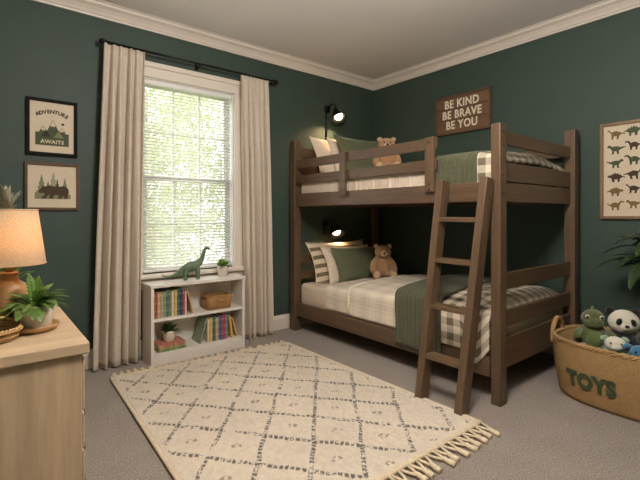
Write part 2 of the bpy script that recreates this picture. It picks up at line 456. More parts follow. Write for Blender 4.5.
for nm, z0, z1, y in (('upper_sash', 1.345, WZ1 - .008, YW + .085), ('lower_sash', WZ0, 1.385, YW + .06)):
    b = MB(); x0, x1 = WX0 + .008, WX1 - .008; y1 = y + .03; f = .042
    b.box((x0, y, z0), (x0 + f, y1, z1), .003); b.box((x1 - f, y, z0), (x1, y1, z1), .003)
    b.box((x0 + f, y, z0), (x1 - f, y1, z0 + f), .003); b.box((x0 + f, y, z1 - f), (x1 - f, y1, z1), .003)
    sa = b.build(nm, 'vinyl', win)
    b = MB()
    for i in (1, 2): xx = x0 + f + (x1 - x0 - 2 * f) * i / 3; b.box((xx - .009, y + .004, z0 + f), (xx + .009, y + .024, z1 - f), .002)
    zm = (z0 + z1) / 2; b.box((x0 + f, y + .005, zm - .009), (x1 - f, y + .023, zm + .009), .002)
    b.build('muntin', 'vinyl', sa)
    MB().box((x0 + f - .004, y + .012, z0 + f - .004), (x1 - f + .004, y + .016, z1 - f + .004), 0).build('pane', 'pane', sa)

# ------------------------------------------------------------------ blind, curtains, rod
bl = thing('window_blind', 'white horizontal slatted blind lowered over the window with slats open', 'blind', (1.325, YW + .022, WZ1 - .01))
x0, x1 = WX0 + .014, WX1 - .014
MB().box((x0, YW + .004, WZ1 - .048), (x1, YW + .044, WZ1 - .01), .004).build('head_rail', 'vinyl', bl)
sl0 = None; zs = lsp(WZ1 - .066, WZ0 + .042, 58)
for i, z in enumerate(zs):
    if sl0 is None:
        b = MB(); th = R(30)
        def sf(u, v): return (u, YW + .024 + v * math.cos(th), z + v * math.sin(th) + .0016 * (1 - (v / .0125) ** 2))
        b.grid(sf, [x0 + .003, x1 - .003], lsp(-.0125, .0125, 6)); sl0 = b.build('slat', 'slat', bl); solidify(sl0, .0008)
        zz = z
    else:
        s_ = sl0.copy(); COL.objects.link(s_); s_.location = (0, 0, z - zz)
MB().box((x0, YW + .012, WZ0 + .008), (x1, YW + .036, WZ0 + .028), .004).build('bottom_rail', 'vinyl', bl)
for x in (x0 + .085, x1 - .085, (x0 + x1) / 2):
    b = MB()
    for dy in (.0095, .0385): b.tube([(x, YW + dy, WZ1 - .03), (x, YW + dy, WZ0 + .02)], .0011, 5)
    b.build('ladder_cord', 'vinyl', bl)

ZROD, YROD = 2.288, YW - .085
rod = thing('curtain_rod', 'black metal curtain rod with round end knobs above the window', 'curtain rod', (1.37, YW, ZROD))
MB().tube([(.665, YROD, ZROD), (2.085, YROD, ZROD)], .0085, 12).build('rod', 'black', rod)
for x, d in ((.655, -1), (2.095, 1)):
    MB().ball((x, YROD, ZROD), .02).tube([(x - d * .03, YROD, ZROD), (x - d * .012, YROD, ZROD)], .013).build('finial', 'black', rod)
for x in (.70, 1.37, 2.05):
    MB().box((x - .012, YW - .006, ZROD - .035), (x + .012, YW, ZROD + .03), .002).tube([(x, YW - .004, ZROD - .012), (x, YROD, ZROD - .014)], .006).tube([(x, YROD, ZROD - .016), (x, YROD, ZROD + .004)], .012).build('bracket', 'black', rod)

def curtain(label, tl, tr, bl_, br, seed, folds, group):
    rnd = random.Random(seed); ph = [rnd.uniform(0, 6.28) for _ in range(6)]
    root = thing('curtain', label, 'curtain', ((bl_ + br) / 2, YROD, 0), group)
    def f(u, v):
        z = .012 + v * (ZROD - .012 - .012)
        t = 1 - v; ease = v ** 1.3
        l = bl_ + (tl - bl_) * ease; r = br + (tr - br) * ease
        uu = u + .034 * math.sin(2 * math.pi * folds * u * .5 + ph[0] + t * 1.2) * (1 - abs(2 * u - 1))
        amp = .012 + .024 * min(1, t * 3) + .006 * t
        y = amp * math.sin(2 * math.pi * folds * uu + ph[1] + .5 * t * math.sin(ph[2] + 3 * u))
        y += .010 * math.sin(2 * math.pi * folds * 2.0 * uu + ph[3]) * (1 - .7 * min(1, t * 2)) + .006 * math.sin(2 * math.pi * folds * 2.3 * uu + ph[4] + 2 * t) * min(1, t * 2)
        y += .003 * fbm(u * 9, z * 2, seed) * t
        x = l + (r - l) * u + .006 * math.cos(2 * math.pi * folds * uu + ph[1])
        if t < .05: y *= .8
        return (x, YROD - .004 + y, z + .004 * math.sin(2 * math.pi * folds * uu) * t)
    b = MB(); b.grid(f, lsp(0, 1, 150), lsp(0, 1, 60)); o = b.build('panel', 'curtain', root); solidify(o, .003, 0)
    b = MB()
    for hz in (.0, .035):
        b.tube([(f(u, hz / 2.28)[0], f(u, hz / 2.28)[1] - .0025, f(u, hz / 2.28)[2] + .004) for u in lsp(0, 1, 120)], .0022, 5)
    b.build('hem', 'curtain', root)
    return root
curtain('cream linen curtain hanging left of the window, beside the two framed pictures', .672, .945, .598, .915, 3, 5, 'linen window curtains')
curtain('cream linen curtain hanging right of the window, next to the bunk bed', 1.725, 1.995, 1.772, 2.035, 8, 5, 'linen window curtains')

# ------------------------------------------------------------------ outside
struct(MB().box((-14, YW + .3, -3.2), (26, 30, -3.0), 0).build('ground', 'grass'))
def tree(x, y, h, r, seed, label):
    rnd = random.Random(seed); root = thing('tree', label, 'tree', (x, y, -3.0), 'trees outside the window')
    MB().tube([(x, y, -3), (x + .1, y, -1), (x, y, h * .4 - 1), (x + .1, y, h - 3.4)], [.18, .15, .11, .03], 10).build('trunk', 'bark', root)
    b = MB(); cs = [(rnd.gauss(0, r * .45), rnd.gauss(0, r * .4), rnd.uniform(.1, 1) * h) for _ in range(26)]
    for i in range(16000):
        c = cs[i % len(cs)]; d = Vector((rnd.gauss(0, 1), rnd.gauss(0, 1), rnd.gauss(0, 1))).normalized() * r * .42 * rnd.uniform(.6, 1.05)
        p_ = Vector((x + c[0], y + c[1], -2.6 + c[2])) + d
        n = Vector((rnd.gauss(0, 1), rnd.gauss(0, 1), rnd.gauss(0, 1))).normalized(); a = n.orthogonal().normalized(); e = n.cross(a); s = rnd.uniform(.03, .065)
        b.poly([p_ - a * s, p_ - e * s * .55, p_ + a * s, p_ + e * s * .55])
    b.build('foliage', 'tree_leaf', root, normals=False)
tree(2.2, 8.2, 6.6, 1.5, 1, 'bright leafy tree outside the window, filling its left half')
tree(5.0, 9.4, 6.9, 1.6, 2, 'bright leafy tree outside the window, seen through its right half')
tree(3.6, 12.5, 8.0, 2.0, 4, 'paler leafy tree farther back outside, between the two nearer trees')
# ------------------------------------------------------------------ rug
rug = thing('area_rug', 'large cream tufted rug with dark dashed diamond lines and tasselled ends on the carpet', 'rug', (1.32, 2.05, 0))
RC = [(.598, 1.165), (2.0, 1.165), (1.985, 2.885), (.66, 2.99)]     # near-left, near-right, far-right, far-left
def rq(u, v):
    a = [RC[0][i] * (1 - u) + RC[1][i] * u for i in (0, 1)]; c = [RC[3][i] * (1 - u) + RC[2][i] * u for i in (0, 1)]
    return a[0] * (1 - v) + c[0] * v, a[1] * (1 - v) + c[1] * v
nu, nv = 300, 390
U, V = np.meshgrid(np.linspace(0, 1, nu), np.linspace(0, 1, nv), indexing='ij')
ax = RC[0][0] * (1 - U) + RC[1][0] * U; ay = RC[0][1] * (1 - U) + RC[1][1] * U
cx = RC[3][0] * (1 - U) + RC[2][0] * U; cy = RC[3][1] * (1 - U) + RC[2][1] * U
X = ax * (1 - V) + cx * V; Y = ay * (1 - V) + cy * V
rng = np.random.default_rng(5)
def smooth_noise(shape, k):
    g = rng.random((shape[0] // k + 3, shape[1] // k + 3)); xi = np.arange(shape[0]) / k; yi = np.arange(shape[1]) / k
    x0, y0 = xi.astype(int), yi.astype(int); fx, fy = (xi - x0)[:, None], (yi - y0)[None]
    fx = fx * fx * (3 - 2 * fx); fy = fy * fy * (3 - 2 * fy)
    return (g[x0][:, y0] * (1 - fx) * (1 - fy) + g[x0 + 1][:, y0] * fx * (1 - fy) + g[x0][:, y0 + 1] * (1 - fx) * fy + g[x0 + 1][:, y0 + 1] * fx * fy)
wob = (smooth_noise(X.shape, 26) - .5) * .016; wob2 = (smooth_noise(X.shape, 26) - .5) * .016
du, dv = X + wob - .916, Y + wob2 - 2.623
p_ = (du / .148 + dv / .178) / 2; q_ = (dv / .178 - du / .148) / 2        # lattice coordinates
pat = np.zeros_like(X)
tuft = smooth_noise(X.shape, 2) * .75 + smooth_noise(X.shape, 3) * .55 - .15
fade = smooth_noise(X.shape, 14)
L_ = .2315
for a, c, rw in ((p_, q_, .0115), (q_, p_, .0095)):
    d = np.abs(a - np.round(a)) * .228
    k = np.round(a).astype(int); along = c * L_ / .026
    dash = (np.mod(along + k * .37, 1.0) < .72)
    row = (np.abs(d) < rw)
    dens = np.where(np.abs(d) < .005, .62, .72)
    keep = (tuft < dens) & (fade > .2)
    pat = np.maximum(pat, (row & dash & keep) * (.8 + .2 * tuft))
# small paired marks in the diamonds
fp, fq = p_ - np.floor(p_) - .5, q_ - np.floor(q_) - .5
mx, my = (fp - fq) * .148, (fp + fq) * .178
ci, cj = np.floor(p_).astype(int), np.floor(q_).astype(int); hsh = ((ci * 7 + cj * 13) % 5)
for ox, oy, lx, ly in ((-.017, .004, .008, .011), (.014, -.004, .008, .011), (-.002, .016, .009, .004), (.002, -.014, .009, .004)):
    pat = np.maximum(pat, ((np.abs(mx - ox) < lx) & (np.abs(my - oy) < ly) & (tuft < .66) & (hsh != 2)) * .62)
edge = np.minimum(np.minimum(U, 1 - U) * 1.37, np.minimum(V, 1 - V) * 1.8)
pat = pat * (edge > .03)
n3 = smooth_noise(X.shape, 4); n8 = smooth_noise(X.shape, 9); n1 = rng.random(X.shape)
Z = .011 + .006 * n3 + .006 * n8 + .004 * n1
Z = Z * np.clip(edge / .012, .15, 1) - pat * .002
cream = np.array([lin(236), lin(219), lin(196)]); dark = np.array([lin(70), lin(66), lin(58)])
tone = 1 + (smooth_noise(X.shape, 40) - .5) * .10 + (n3 - .5) * .12
colr = cream[None, None] * tone[..., None] * (1 - pat[..., None]) + dark[None, None] * pat[..., None]
me = bpy.data.meshes.new('pile')
co = np.stack([X - 1.32, Y - 2.05, Z], -1).reshape(-1, 3)
idx = np.arange(nu * nv).reshape(nu, nv)
F = np.stack([idx[:-1, :-1], idx[1:, :-1], idx[1:, 1:], idx[:-1, 1:]], -1).reshape(-1, 4)
me.vertices.add(len(co)); me.vertices.foreach_set('co', co.ravel().astype(np.float32))
me.loops.add(F.size); me.loops.foreach_set('vertex_index', F.ravel().astype(np.int32))
me.polygons.add(len(F)); me.polygons.foreach_set('loop_start', (np.arange(len(F)) * 4).astype(np.int32))
me.update(calc_edges=True); me.validate()
at = me.color_attributes.new('pattern', 'FLOAT_COLOR', 'POINT')
at.data.foreach_set('color', np.concatenate([colr.reshape(-1, 3), np.ones((nu * nv, 1))], 1).ravel().astype(np.float32))
me.polygons.foreach_set('use_smooth', np.ones(len(F), bool)); me.materials.append(M['rug'])
po = bpy.data.objects.new('pile', me); COL.objects.link(po); po.parent = rug
def edge_pts(i, j, n, z=.012): return [(RC[i][0] + (RC[j][0] - RC[i][0]) * t, RC[i][1] + (RC[j][1] - RC[i][1]) * t, z) for t in lsp(0, 1, n)]
for i, j, rad in ((0, 1, .013), (3, 2, .010), (0, 3, .010), (1, 2, .008)):
    MB().tube(edge_pts(i, j, 30), rad, 8).build('binding', 'cord_cream', rug)
rnd = random.Random(4)
def tassel(px, py, sy, L, w):
    b = MB(); j = rnd.uniform(-.012, .012)
    for s in (-1, 1):
        b.tube([(px + s * w * .42, py, .012), (px + s * w * .25 + j * .4, py + sy * L * .35, .012), (px + j, py + sy * L * .6, .013)], [.006, .007, .0075], 6)
    b.tube([(px + j, py + sy * L * .5, .013), (px + j * 1.1, py + sy * L * .58, .015), (px + j * 1.2, py + sy * L * .68, .012), (px + j * 1.4, py + sy * L * .86, .012), (px + j * 1.5, py + sy * L, .010)], [.008, .012, .0115, .014, .012], 8)
    b.build('tassel', 'cord_cream', rug)
for i in range(24): t = (i + .5) / 24; tassel(RC[0][0] + (RC[1][0] - RC[0][0]) * t, RC[0][1] - .008, -1, .115 + rnd.uniform(-.012, .012), .055)
for i in range(28): t = (i + .5) / 28; tassel(RC[3][0] + (RC[2][0] - RC[3][0]) * t, RC[3][1] + (RC[2][1] - RC[3][1]) * t + .006, 1, .05 + rnd.uniform(-.006, .006), .045)

# ------------------------------------------------------------------ bunk bed
bed = thing('bunk_bed', 'brown stained wooden twin bunk bed in the corner with guard rails and slatted ends', 'bunk bed', (2.82, 2.21, 0))
BX0, BX1, BY0, BY1 = 2.256, 3.395, 1.192, 3.245
P = .074
def post(x, y, h, dy=P): MB().box((x, y, 0), (x + P, y + dy, h), .006).build('post', 'bed_z', bed)
post(BX0, BY0, 1.595, .058); post(BX0, BY1 - P, 1.765); post(BX1 - P - .015, BY0, 1.69); post(BX1 - P - .0, BY1 - P, 1.765)
FX = BX0 + .018                                          # face of the front rails
for nm, x in (('side_rail', FX), ('side_rail', BX1 - .05)):
    MB().box((x, BY0 + P, .142), (x + .03, BY1 - P, .262), .004).build(nm, 'bed_y', bed)
    MB().box((x, BY0 + P, 1.155), (x + .03, BY1 - P, 1.27), .004).build(nm, 'bed_y', bed)
for z0, z1 in ((1.362, 1.436), (1.502, 1.577)):
    MB().box((FX - .002, 1.63, z0), (FX + .022, BY1 - P, z1), .004).build('guard_rail', 'bed_y', bed)
    MB().box((BX1 - .045, BY0 + P, z0), (BX1 - .02, BY1 - P, z1), .004).build('guard_rail', 'bed_y', bed)
for y in (2.47, 1.632): 
    g = MB().box((FX - .026, y, 1.225), (FX - .003, y + .07, 1.58), .004).build('guard_post', 'bed_z', bed)
    for z in (1.24, 1.275, 1.545): MB().lathe([(.0, 0), (.006, 0), (.006, .002), (0, .003)], (FX - .026, y + .035, z), 10, (-1, 0, 0)).build('bolt', 'black', g)
ex0, ex1 = BX0 + P - .002, BX1 - P - .012
fy = BY0 + .03
for z0, z1 in ((1.485, 1.565), (1.272, 1.385), (1.152, 1.266), (.642, .738), (.425, .52), (.185, .362)):
    MB().box((ex0, fy, z0), (ex1, fy + .028, z1), .004).build('footboard_slat', 'bed_x', bed)
for z0, z1 in ((1.62, 1.71), (1.45, 1.54), (1.152, 1.27), (.625, .70), (.47, .545), (.142, .30)):
    MB().box((ex0, BY1 - .058, z0), (ex1 + .012, BY1 - .03, z1), .004).build('headboard_slat', 'bed_x', bed)
for z in (.165, 1.16):
    for i in range(11): y = 1.33 + i * .178; MB().box((FX + .03, y, z), (BX1 - .05, y + .07, z + .018), .002).build('mattress_slat', 'bed_x', bed)
for z in (.2, 1.2, 1.3, 1.47, 1.55): MB().lathe([(0, 0), (.006, 0), (.006, .002), (0, .003)], (BX0 + .037, BY0, z), 10, (0, -1, 0)).build('bolt', 'black', bed)

# ladder
lad = thing('bunk_ladder', 'brown wooden four-rung ladder leaning against the upper bunk rail', 'ladder', (2.03, 1.42, 0))
def lx(z): return 2.0 + z * (2.206 - 2.0) / 1.29
for y0, y1 in ((1.535, 1.530), (1.275, 1.243)):
    MB().bar((lx(0) , y0, .012), (lx(1.285), y1, 1.285), .046, .075, (1, 0, -.17), .004).build('stile', 'bed_z', lad)
for z in (.258, .542, .808, 1.05):
    t = z / 1.28; ya = 1.275 - .032 * t + .02; yb = 1.535 - .005 * t - .02
    MB().box((lx(z) - .034, ya, z - .014), (lx(z) + .036, yb, z + .014), .003).build('rung', 'bed_y', lad)

# ------------------------------------------------------------------ mattresses and bedding
def mattress(label, z0, z1):
    m = thing('mattress', label, 'mattress', (2.82, 2.21, z0))
    x0, x1, y0, y1 = FX + .036, BX1 - .056, BY0 + .075, BY1 - .075
    b = MB(); n = 6
    def lp(z, ins):
        r = .05; pts = []
        for cxx, cyy, a0 in ((x1 - r, y1 - r, 0), (x0 + r, y1 - r, 90), (x0 + r, y0 + r, 180), (x1 - r, y0 + r, 270)):
            for k in range(7): a = R(a0 + k * 15); pts.append((cxx + (r - ins) * math.cos(a), cyy + (r - ins) * math.sin(a), z))
        return pts
    L = [lp(z0, .012), lp(z0 + .01, 0), lp(z1 - .035, 0)] + [lp(z1 - .035 + .035 * math.sin(a), .035 * (1 - math.cos(a))) for a in (R(22), R(45), R(67), R(90))]
    b.rings(L); b.build('fitted_sheet', 'sheet', m)
    b = MB(); b.tube([Vector(p) + Vector((0, 0, .0)) for p in lp(z0 + .025, -.002)] + [Vector(lp(z0 + .025, -.002)[0])], .005, 6); b.build('piping', 'sheet', m)
    return m
mattress('lower bunk mattress in a plain ivory fitted sheet', .183, .440)
mattress('upper bunk mattress in a plain ivory fitted sheet', 1.178, 1.375)

def drape(name, mat, parent, y0, y1, top, xe, zb, xback=3.335, zback=None, puff=.03, rib=0, ribamp=0, th=.012, skew=0, seed=0, ruffle=0, foot=0, ny=None, wr=.006, footdrop=.08):
    """cloth lying over a mattress from the back edge to the front, rounded over and hanging to zb"""
    r = .045; flat = xback - (xe + r); s1 = flat; s2 = s1 + r * math.pi / 2
    zbf = zb if callable(zb) else (lambda y: zb)
    ny = ny or 80
    b = MB()
    def f(s, y):
        yy = y
        zbot = zbf(y); hang = max(.01, top - r - zbot)
        sk = skew
        k = s * (s2 + hang)
        if k < s1: x, z, nx, nz = xback - k, top, 0, 1
        elif k < s2: a = (k - s1) / r; x, z, nx, nz = xe + r - r * math.sin(a), top - r + r * math.cos(a), -math.sin(a), math.cos(a)
        else: x, z, nx, nz = xe, top - r - (k - s2), -1, 0
        m = (x - xe) / (xback - xe)
        o = puff * math.sin(math.pi * min(1, max(0, m))) ** .7 if m > 0 else 0
        if foot:                                          # sinks at the foot end
            t = min(1, (y - y0) / foot); o -= (1 - math.sqrt(max(0, 1 - (1 - t) ** 2))) * footdrop * (1 if nz > .5 else .3)
        o += wr * fbm(x * 3 + seed, y * 3, z * 3) + wr * .6 * fbm(x * 8, y * 8 + seed, z * 8)
        if rib: o += ribamp * (abs(math.sin(math.pi * y / rib)) ** .6 - .5)
        if ruffle: o += ruffle * (math.sin(2 * math.pi * y / .075 + 2.5 * math.sin(y * 7 + seed)) + .6 * math.sin(2 * math.pi * y / .041 + seed + 2 * math.sin(y * 11))) * (max(0, k - s1 * 1.0) / (hang + .05))
        if k > s1: o = max(o, -.006)
        yy = y + sk * max(0, x - xe)
        return (x + nx * o, yy, z + nz * o)
    tot = lambda: s2 + max(.01, top - r - zbf((y0 + y1) / 2))
    TT = tot()
    b.grid(f, lsp(0, 1, 90), lsp(y0, y1, ny), lambda s, y: (s * TT, y))
    o = b.build(name, mat, parent); solidify(o, th, -1)
    for p in o.data.polygons: p.use_smooth = True
    return o
# lower bunk
dl = thing('duvet', 'cream plaid duvet spread over the lower bunk mattress', 'duvet', (2.82, 2.0, .44))
drape('cover', 'plaid', dl, 1.60, 2.47, .492, 2.287, .274, puff=.035, th=.02, seed=2, wr=.008)
drape('turned_edge', 'plaid', dl, 2.43, 2.76, .468, 2.293, .276, puff=.022, th=.014, seed=5)
b = MB(); b.tube([(2.288, 2.47, .285), (2.284, 2.472, .36), (2.288, 2.47, .45), (2.31, 2.47, .49), (2.36, 2.472, .505), (2.6, 2.468, .522), (2.9, 2.472, .524), (3.2, 2.47, .51), (3.32, 2.47, .495)], .011, 8)
b.build('piped_hem', 'plaid', dl)
th_ = thing('throw_blanket', 'green ribbed quilted throw folded across the lower bunk, hanging over its front rail', 'blanket', (2.8, 1.78, .5))
drape('quilt', 'quilt_green', th_, 1.585, 1.95, .548, 2.250, .185, xback=3.30, puff=.04, rib=.034, ribamp=.008, th=.014, seed=9, ny=150, skew=.08)
gl = thing('plaid_quilt', 'brown and cream gingham quilt on the foot of the lower bunk with a hanging corner', 'quilt', (2.8, 1.4, .5))
def zb1(y): return .268 if y > 1.45 else .268 - .062 * min(1, (1.45 - y) / .1) + max(0, 1.335 - y) * 1.3
drape('cover', 'gingham', gl, 1.262, 1.66, .512, 2.256, zb1, xback=3.33, puff=.062, th=.016, seed=13, foot=.13, wr=.014, ny=60)
# upper bunk
du_ = thing('duvet', 'ruffled cream duvet spread over the upper bunk behind its guard rail', 'duvet', (2.82, 2.1, 1.375))
drape('cover', 'plaid', du_, 1.50, 2.72, 1.425, 2.312, 1.215, puff=.035, th=.016, seed=21, ruffle=.011, ny=260)
tu = thing('throw_blanket', 'green ribbed quilted throw folded across the upper bunk beside the tall front post', 'blanket', (2.82, 1.5, 1.42))
drape('quilt', 'quilt_green', tu, 1.36, 1.665, 1.452, 2.296, 1.255, xback=3.30, puff=.03, rib=.034, ribamp=.007, th=.014, seed=29, ny=130)
gu = thing('plaid_quilt', 'brown and cream gingham quilt on the foot of the upper bunk', 'quilt', (2.82, 1.35, 1.42))
drape('cover', 'gingham', gu, 1.262, 1.40, 1.447, 2.305, 1.27, xback=3.33, puff=.05, th=.016, seed=33, foot=.11, wr=.01, ny=50)

# pillows
def pillow(label, w, h, t, mat, loc, rot, group, seed, flange=True, name='pillow'):
    root = thing(name, label, 'pillow', loc, group, rot)
    b = MB(); n = 26
    def f(side):
        def g(u, v):
            pinch = 1 - .10 * (1 - abs(v) ** 2.2) * abs(u) ** 3; pinchv = 1 - .10 * (1 - abs(u) ** 2.2) * abs(v) ** 3
            th = t / 2 * (max(0, 1 - abs(u) ** 2.6) * max(0, 1 - abs(v) ** 2.6)) ** .55
            wv = .010 * fbm(u * 2 + seed, v * 2, side) * (1 - max(abs(u), abs(v)) ** 4)
            return (u * w / 2 * pinch, side * th + wv, h / 2 + v * h / 2 * pinchv)
        return g
    q = [math.sin(a) for a in lsp(-math.pi / 2, math.pi / 2, n)]
    for sd in (-1, 1): b.grid(f(sd), q, q, lambda u, v: (u * w / 2, v * h / 2))
    bmesh.ops.remove_doubles(b.bm, verts=b.bm.verts, dist=.0006)
    b.build('cushion', mat, root, True)
    b = MB(); pts = []
    for u, v in [(s, -1) for s in lsp(-1, 1, 16)] + [(1, s) for s in lsp(-1, 1, 16)] + [(-s, 1) for s in lsp(-1, 1, 16)] + [(-1, -s) for s in lsp(-1, 1, 16)]:
        pts.append(Vector(f(1)(u, v)))
    b.tube(pts, .0045, 6, False); b.build('piping', mat if mat != 'stripe' else 'cream', root, True)
    return root
pillow('green and cream striped pillow at the back of the lower bunk', .74, .40, .10, 'stripe', (2.745, 3.00, .445), (R(-23), 0, 0), 'lower bunk pillows', 1)
pillow('plain cream pillow between the striped and green pillows on the lower bunk', .60, .36, .095, 'cream', (2.76, 2.895, .445), (R(-24), 0, R(-2)), 'lower bunk pillows', 2)
pillow('plain sage green pillow behind the teddy bear on the lower bunk', .62, .345, .10, 'sage', (2.815, 2.80, .452), (R(-24), 0, R(-3)), 'lower bunk pillows', 3)
pillow('plain cream pillow nearest the window wall on the upper bunk', .62, .47, .10, 'cream', (2.73, 2.985, 1.382), (R(-22), 0, 0), 'upper bunk pillows', 4)
pillow('plain cream pillow between another cream one and the green one on the upper bunk', .56, .46, .095, 'cream', (2.825, 2.885, 1.382), (R(-22), 0, R(-3)), 'upper bunk pillows', 5)
pillow('plain sage green pillow beside the teddy bear on the upper bunk', .60, .475, .10, 'sage', (2.865, 2.79, 1.385), (R(-22), 0, R(-3)), 'upper bunk pillows', 6)

# teddy bears
def bear(label, loc, rz, k):
    r = thing('teddy_bear', label, 'teddy bear', loc, 'teddy bears on the bunks', (0, 0, rz)); r.scale = (k, k, k)
    MB().ball((0, 0, .088), (.068, .060, .088), (R(6), 0, 0), 28, 0, lambda v: Vector((v.x * (1 - .18 * v.z), v.y * (1 - .15 * v.z), v.z))).build('body', 'bearfur', r, True)
    hd = MB().ball((0, -.008, .208), (.066, .060, .058), None, 28).build('head', 'bearfur', r, True)
    MB().ball((0, -.060, .197), (.030, .024, .024), None, 20).build('muzzle', 'bearlight', hd, True)
    MB().ball((0, -.085, .206), (.0105, .007, .008), None, 14).build('nose', 'blackfur', hd, True)
    MB().tube([(0, -.086, .199), (0, -.084, .190), (.007, -.081, .185)], .0016, 6).tube([(0, -.084, .190), (-.007, -.081, .185)], .0016, 6).build('mouth', 'blackfur', hd, True)
    for s in (-1, 1):
        MB().ball((s * .023, -.060, .222), .0068, None, 14).build('eye', 'eye', hd, True)
        e = MB().ball((s * .053, .0, .255), (.022, .012, .022), None, 18).build('ear', 'bearfur', hd, True)
        MB().ball((s * .053, -.008, .254), (.014, .008, .014), None, 14).build('inner_ear', 'bearlight', e, True)
        MB().tube([(s * .050, -.005, .150), (s * .078, -.022, .112), (s * .086, -.040, .075), (s * .080, -.052, .050), (s * .078, -.055, .042)], [.024, .027, .027, .024, .012], 14).ball((s * .050, -.005, .150), .024).build('arm', 'bearfur', r, True)
        lg = MB().tube([(s * .035, -.02, .036), (s * .055, -.07, .034), (s * .066, -.112, .034), (s * .067, -.125, .036), (s * .067, -.130, .036)], [.034, .034, .031, .032, .018], 16).build('leg', 'bearfur', r, True)
        MB().ball((s * .067, -.128, .038), (.024, .006, .027), None, 16).build('paw_pad', 'bearlight', lg, True)
    return r
bear('tan teddy bear sitting against the green pillow on the lower bunk', (2.865, 2.635, .502), R(-38), 1.12)
bear('tan teddy bear sitting on the upper bunk behind the guard rail', (2.80, 2.53, 1.455), R(-42), 1.13)
# ------------------------------------------------------------------ bookshelf and what stands on it
SX0, SX1, SY0, SY1, SH = .930, 1.672, 3.045, 3.262, .578
sh = thing('bookshelf', 'low white two-tier bookcase under the window', 'bookshelf', (1.30, 3.15, 0))
t_ = .022
for x in (SX0, SX1 - t_): MB().box((x, SY0, 0), (x + t_, SY1, SH - t_), .002).build('side_panel', 'white', sh)
MB().box((SX0 - .006, SY0 - .006, SH - t_), (SX1 + .006, SY1, SH), .003).build('top_panel', 'white', sh)
MB().box((SX0 + t_, SY0 + .004, .312), (SX1 - t_, SY1 - .008, .332), .002).build('shelf_board', 'white', sh)
MB().box((SX0 + t_, SY0 + .004, .068), (SX1 - t_, SY1 - .008, .088), .002).build('bottom_board', 'white', sh)
MB().box((SX0 + t_, SY1 - .008, .03), (SX1 - t_, SY1, SH - t_), 0).build('back_panel', 'white', sh)
MB().box((SX0 + t_, SY0 + .002, 0), (SX1 - t_, SY0 + .018, .068), .002).build('plinth', 'white', sh)

def book_mat(name, c, c2):
    t = NT('book_cloth_' + name); t.set(.6); v = t.coords((1, 1, .55))
    n = t.noise(v, 95, 2); t.base(t.ramp(n, [(.54, c), (.58, c2)])); return t.m
PAL = {'red': (150, 62, 48), 'tan': (186, 148, 100), 'grey': (164, 148, 122), 'lime': (140, 146, 66), 'blue': (62, 100, 120), 'olive': (110, 122, 66), 'yellow': (206, 164, 72), 'teal': (38, 92, 92),
       'navy': (34, 56, 78), 'cream': (214, 196, 158), 'pink': (178, 104, 84), 'green': (104, 122, 78), 'sage': (122, 138, 112), 'purple': (104, 92, 112), 'crimson': (172, 46, 62), 'slate': (104, 118, 126)}
for k, c in PAL.items(): M['bk_' + k] = book_mat(k, rgb(*c), rgb(*[min(255, int(x * .6 + 90)) for x in c]))
def book(label, colour, loc, size, group, lean=0, flat=False, rz=0, yaw=0):
    """size = thickness, depth, height; stands with its spine to the room (-Y)"""
    th, dp, ht = size
    r = thing('book', label, 'book', loc, group, (0, 0, rz) if flat else (0, R(lean), R(yaw)))
    k = .0022; b = MB()
    def T(p): return (p[2], p[1], p[0]) if flat else p
    def bx(bb, a, c, bev=.0008):
        a, c = T(a), T(c); bb.box([min(a[i], c[i]) for i in range(3)], [max(a[i], c[i]) for i in range(3)], bev)
    bx(b, (0, 0, 0), (k, dp, ht)); bx(b, (th - k, 0, 0), (th, dp, ht)); bx(b, (0, 0, 0), (th, k * 1.3, ht))
    b.build('cover', 'bk_' + colour, r, True)
    b = MB(); bx(b, (k, k, .003), (th - k, dp - .004, ht - .003), 0); b.build('page_block', 'pages', r, True)
    return r
G1 = 'picture books on the upper shelf of the white bookcase'
spec = [('red', .024, .190, 'red book standing first from the left on the upper shelf'), ('tan', .022, .184, 'tan book between the red one and a grey-beige one on the upper shelf'), ('grey', .022, .182, 'grey-beige book between a tan and a lime green one on the upper shelf'),
        ('lime', .019, .186, 'lime green book next to the dark blue one on the upper shelf'), ('blue', .018, .192, 'medium blue book between two greenish ones on the upper shelf'), ('olive', .018, .188, 'olive green book right of the medium blue one on the upper shelf'),
        ('cream', .018, .184, 'cream book left of the yellow one on the upper shelf'), ('yellow', .020, .190, 'yellow book standing beside the teal one on the upper shelf'), ('teal', .019, .198, 'tall teal book between the yellow and navy ones on the upper shelf'),
        ('navy', .020, .200, 'tall navy book right of the teal one on the upper shelf'), ('crimson', .016, .178, 'slim crimson book right of the navy one on the upper shelf'), ('cream', .014, .172, 'slim cream book right of the crimson one on the upper shelf')]
spec[3] = ('lime', .019, .186, 'lime green book left of the medium blue one on the upper shelf')
x = .956
for c, th, ht, lb in spec:
    book(lb, c, (x, 3.075 + random.Random(lb).uniform(-.004, .006), .3325), (th, .15, ht), G1); x += th + .0012
book('thin tan book leaning against the row on the upper shelf', 'tan', (x + .041, 3.078, .3325), (.012, .15, .168), G1, -13)
G2 = 'picture books standing on the lower shelf of the white bookcase'
x = 1.362
book('wide sage green book leaning at the left end of the lower shelf row', 'sage', (x - .062, 3.080, .0885), (.014, .155, .196), G2, 16)
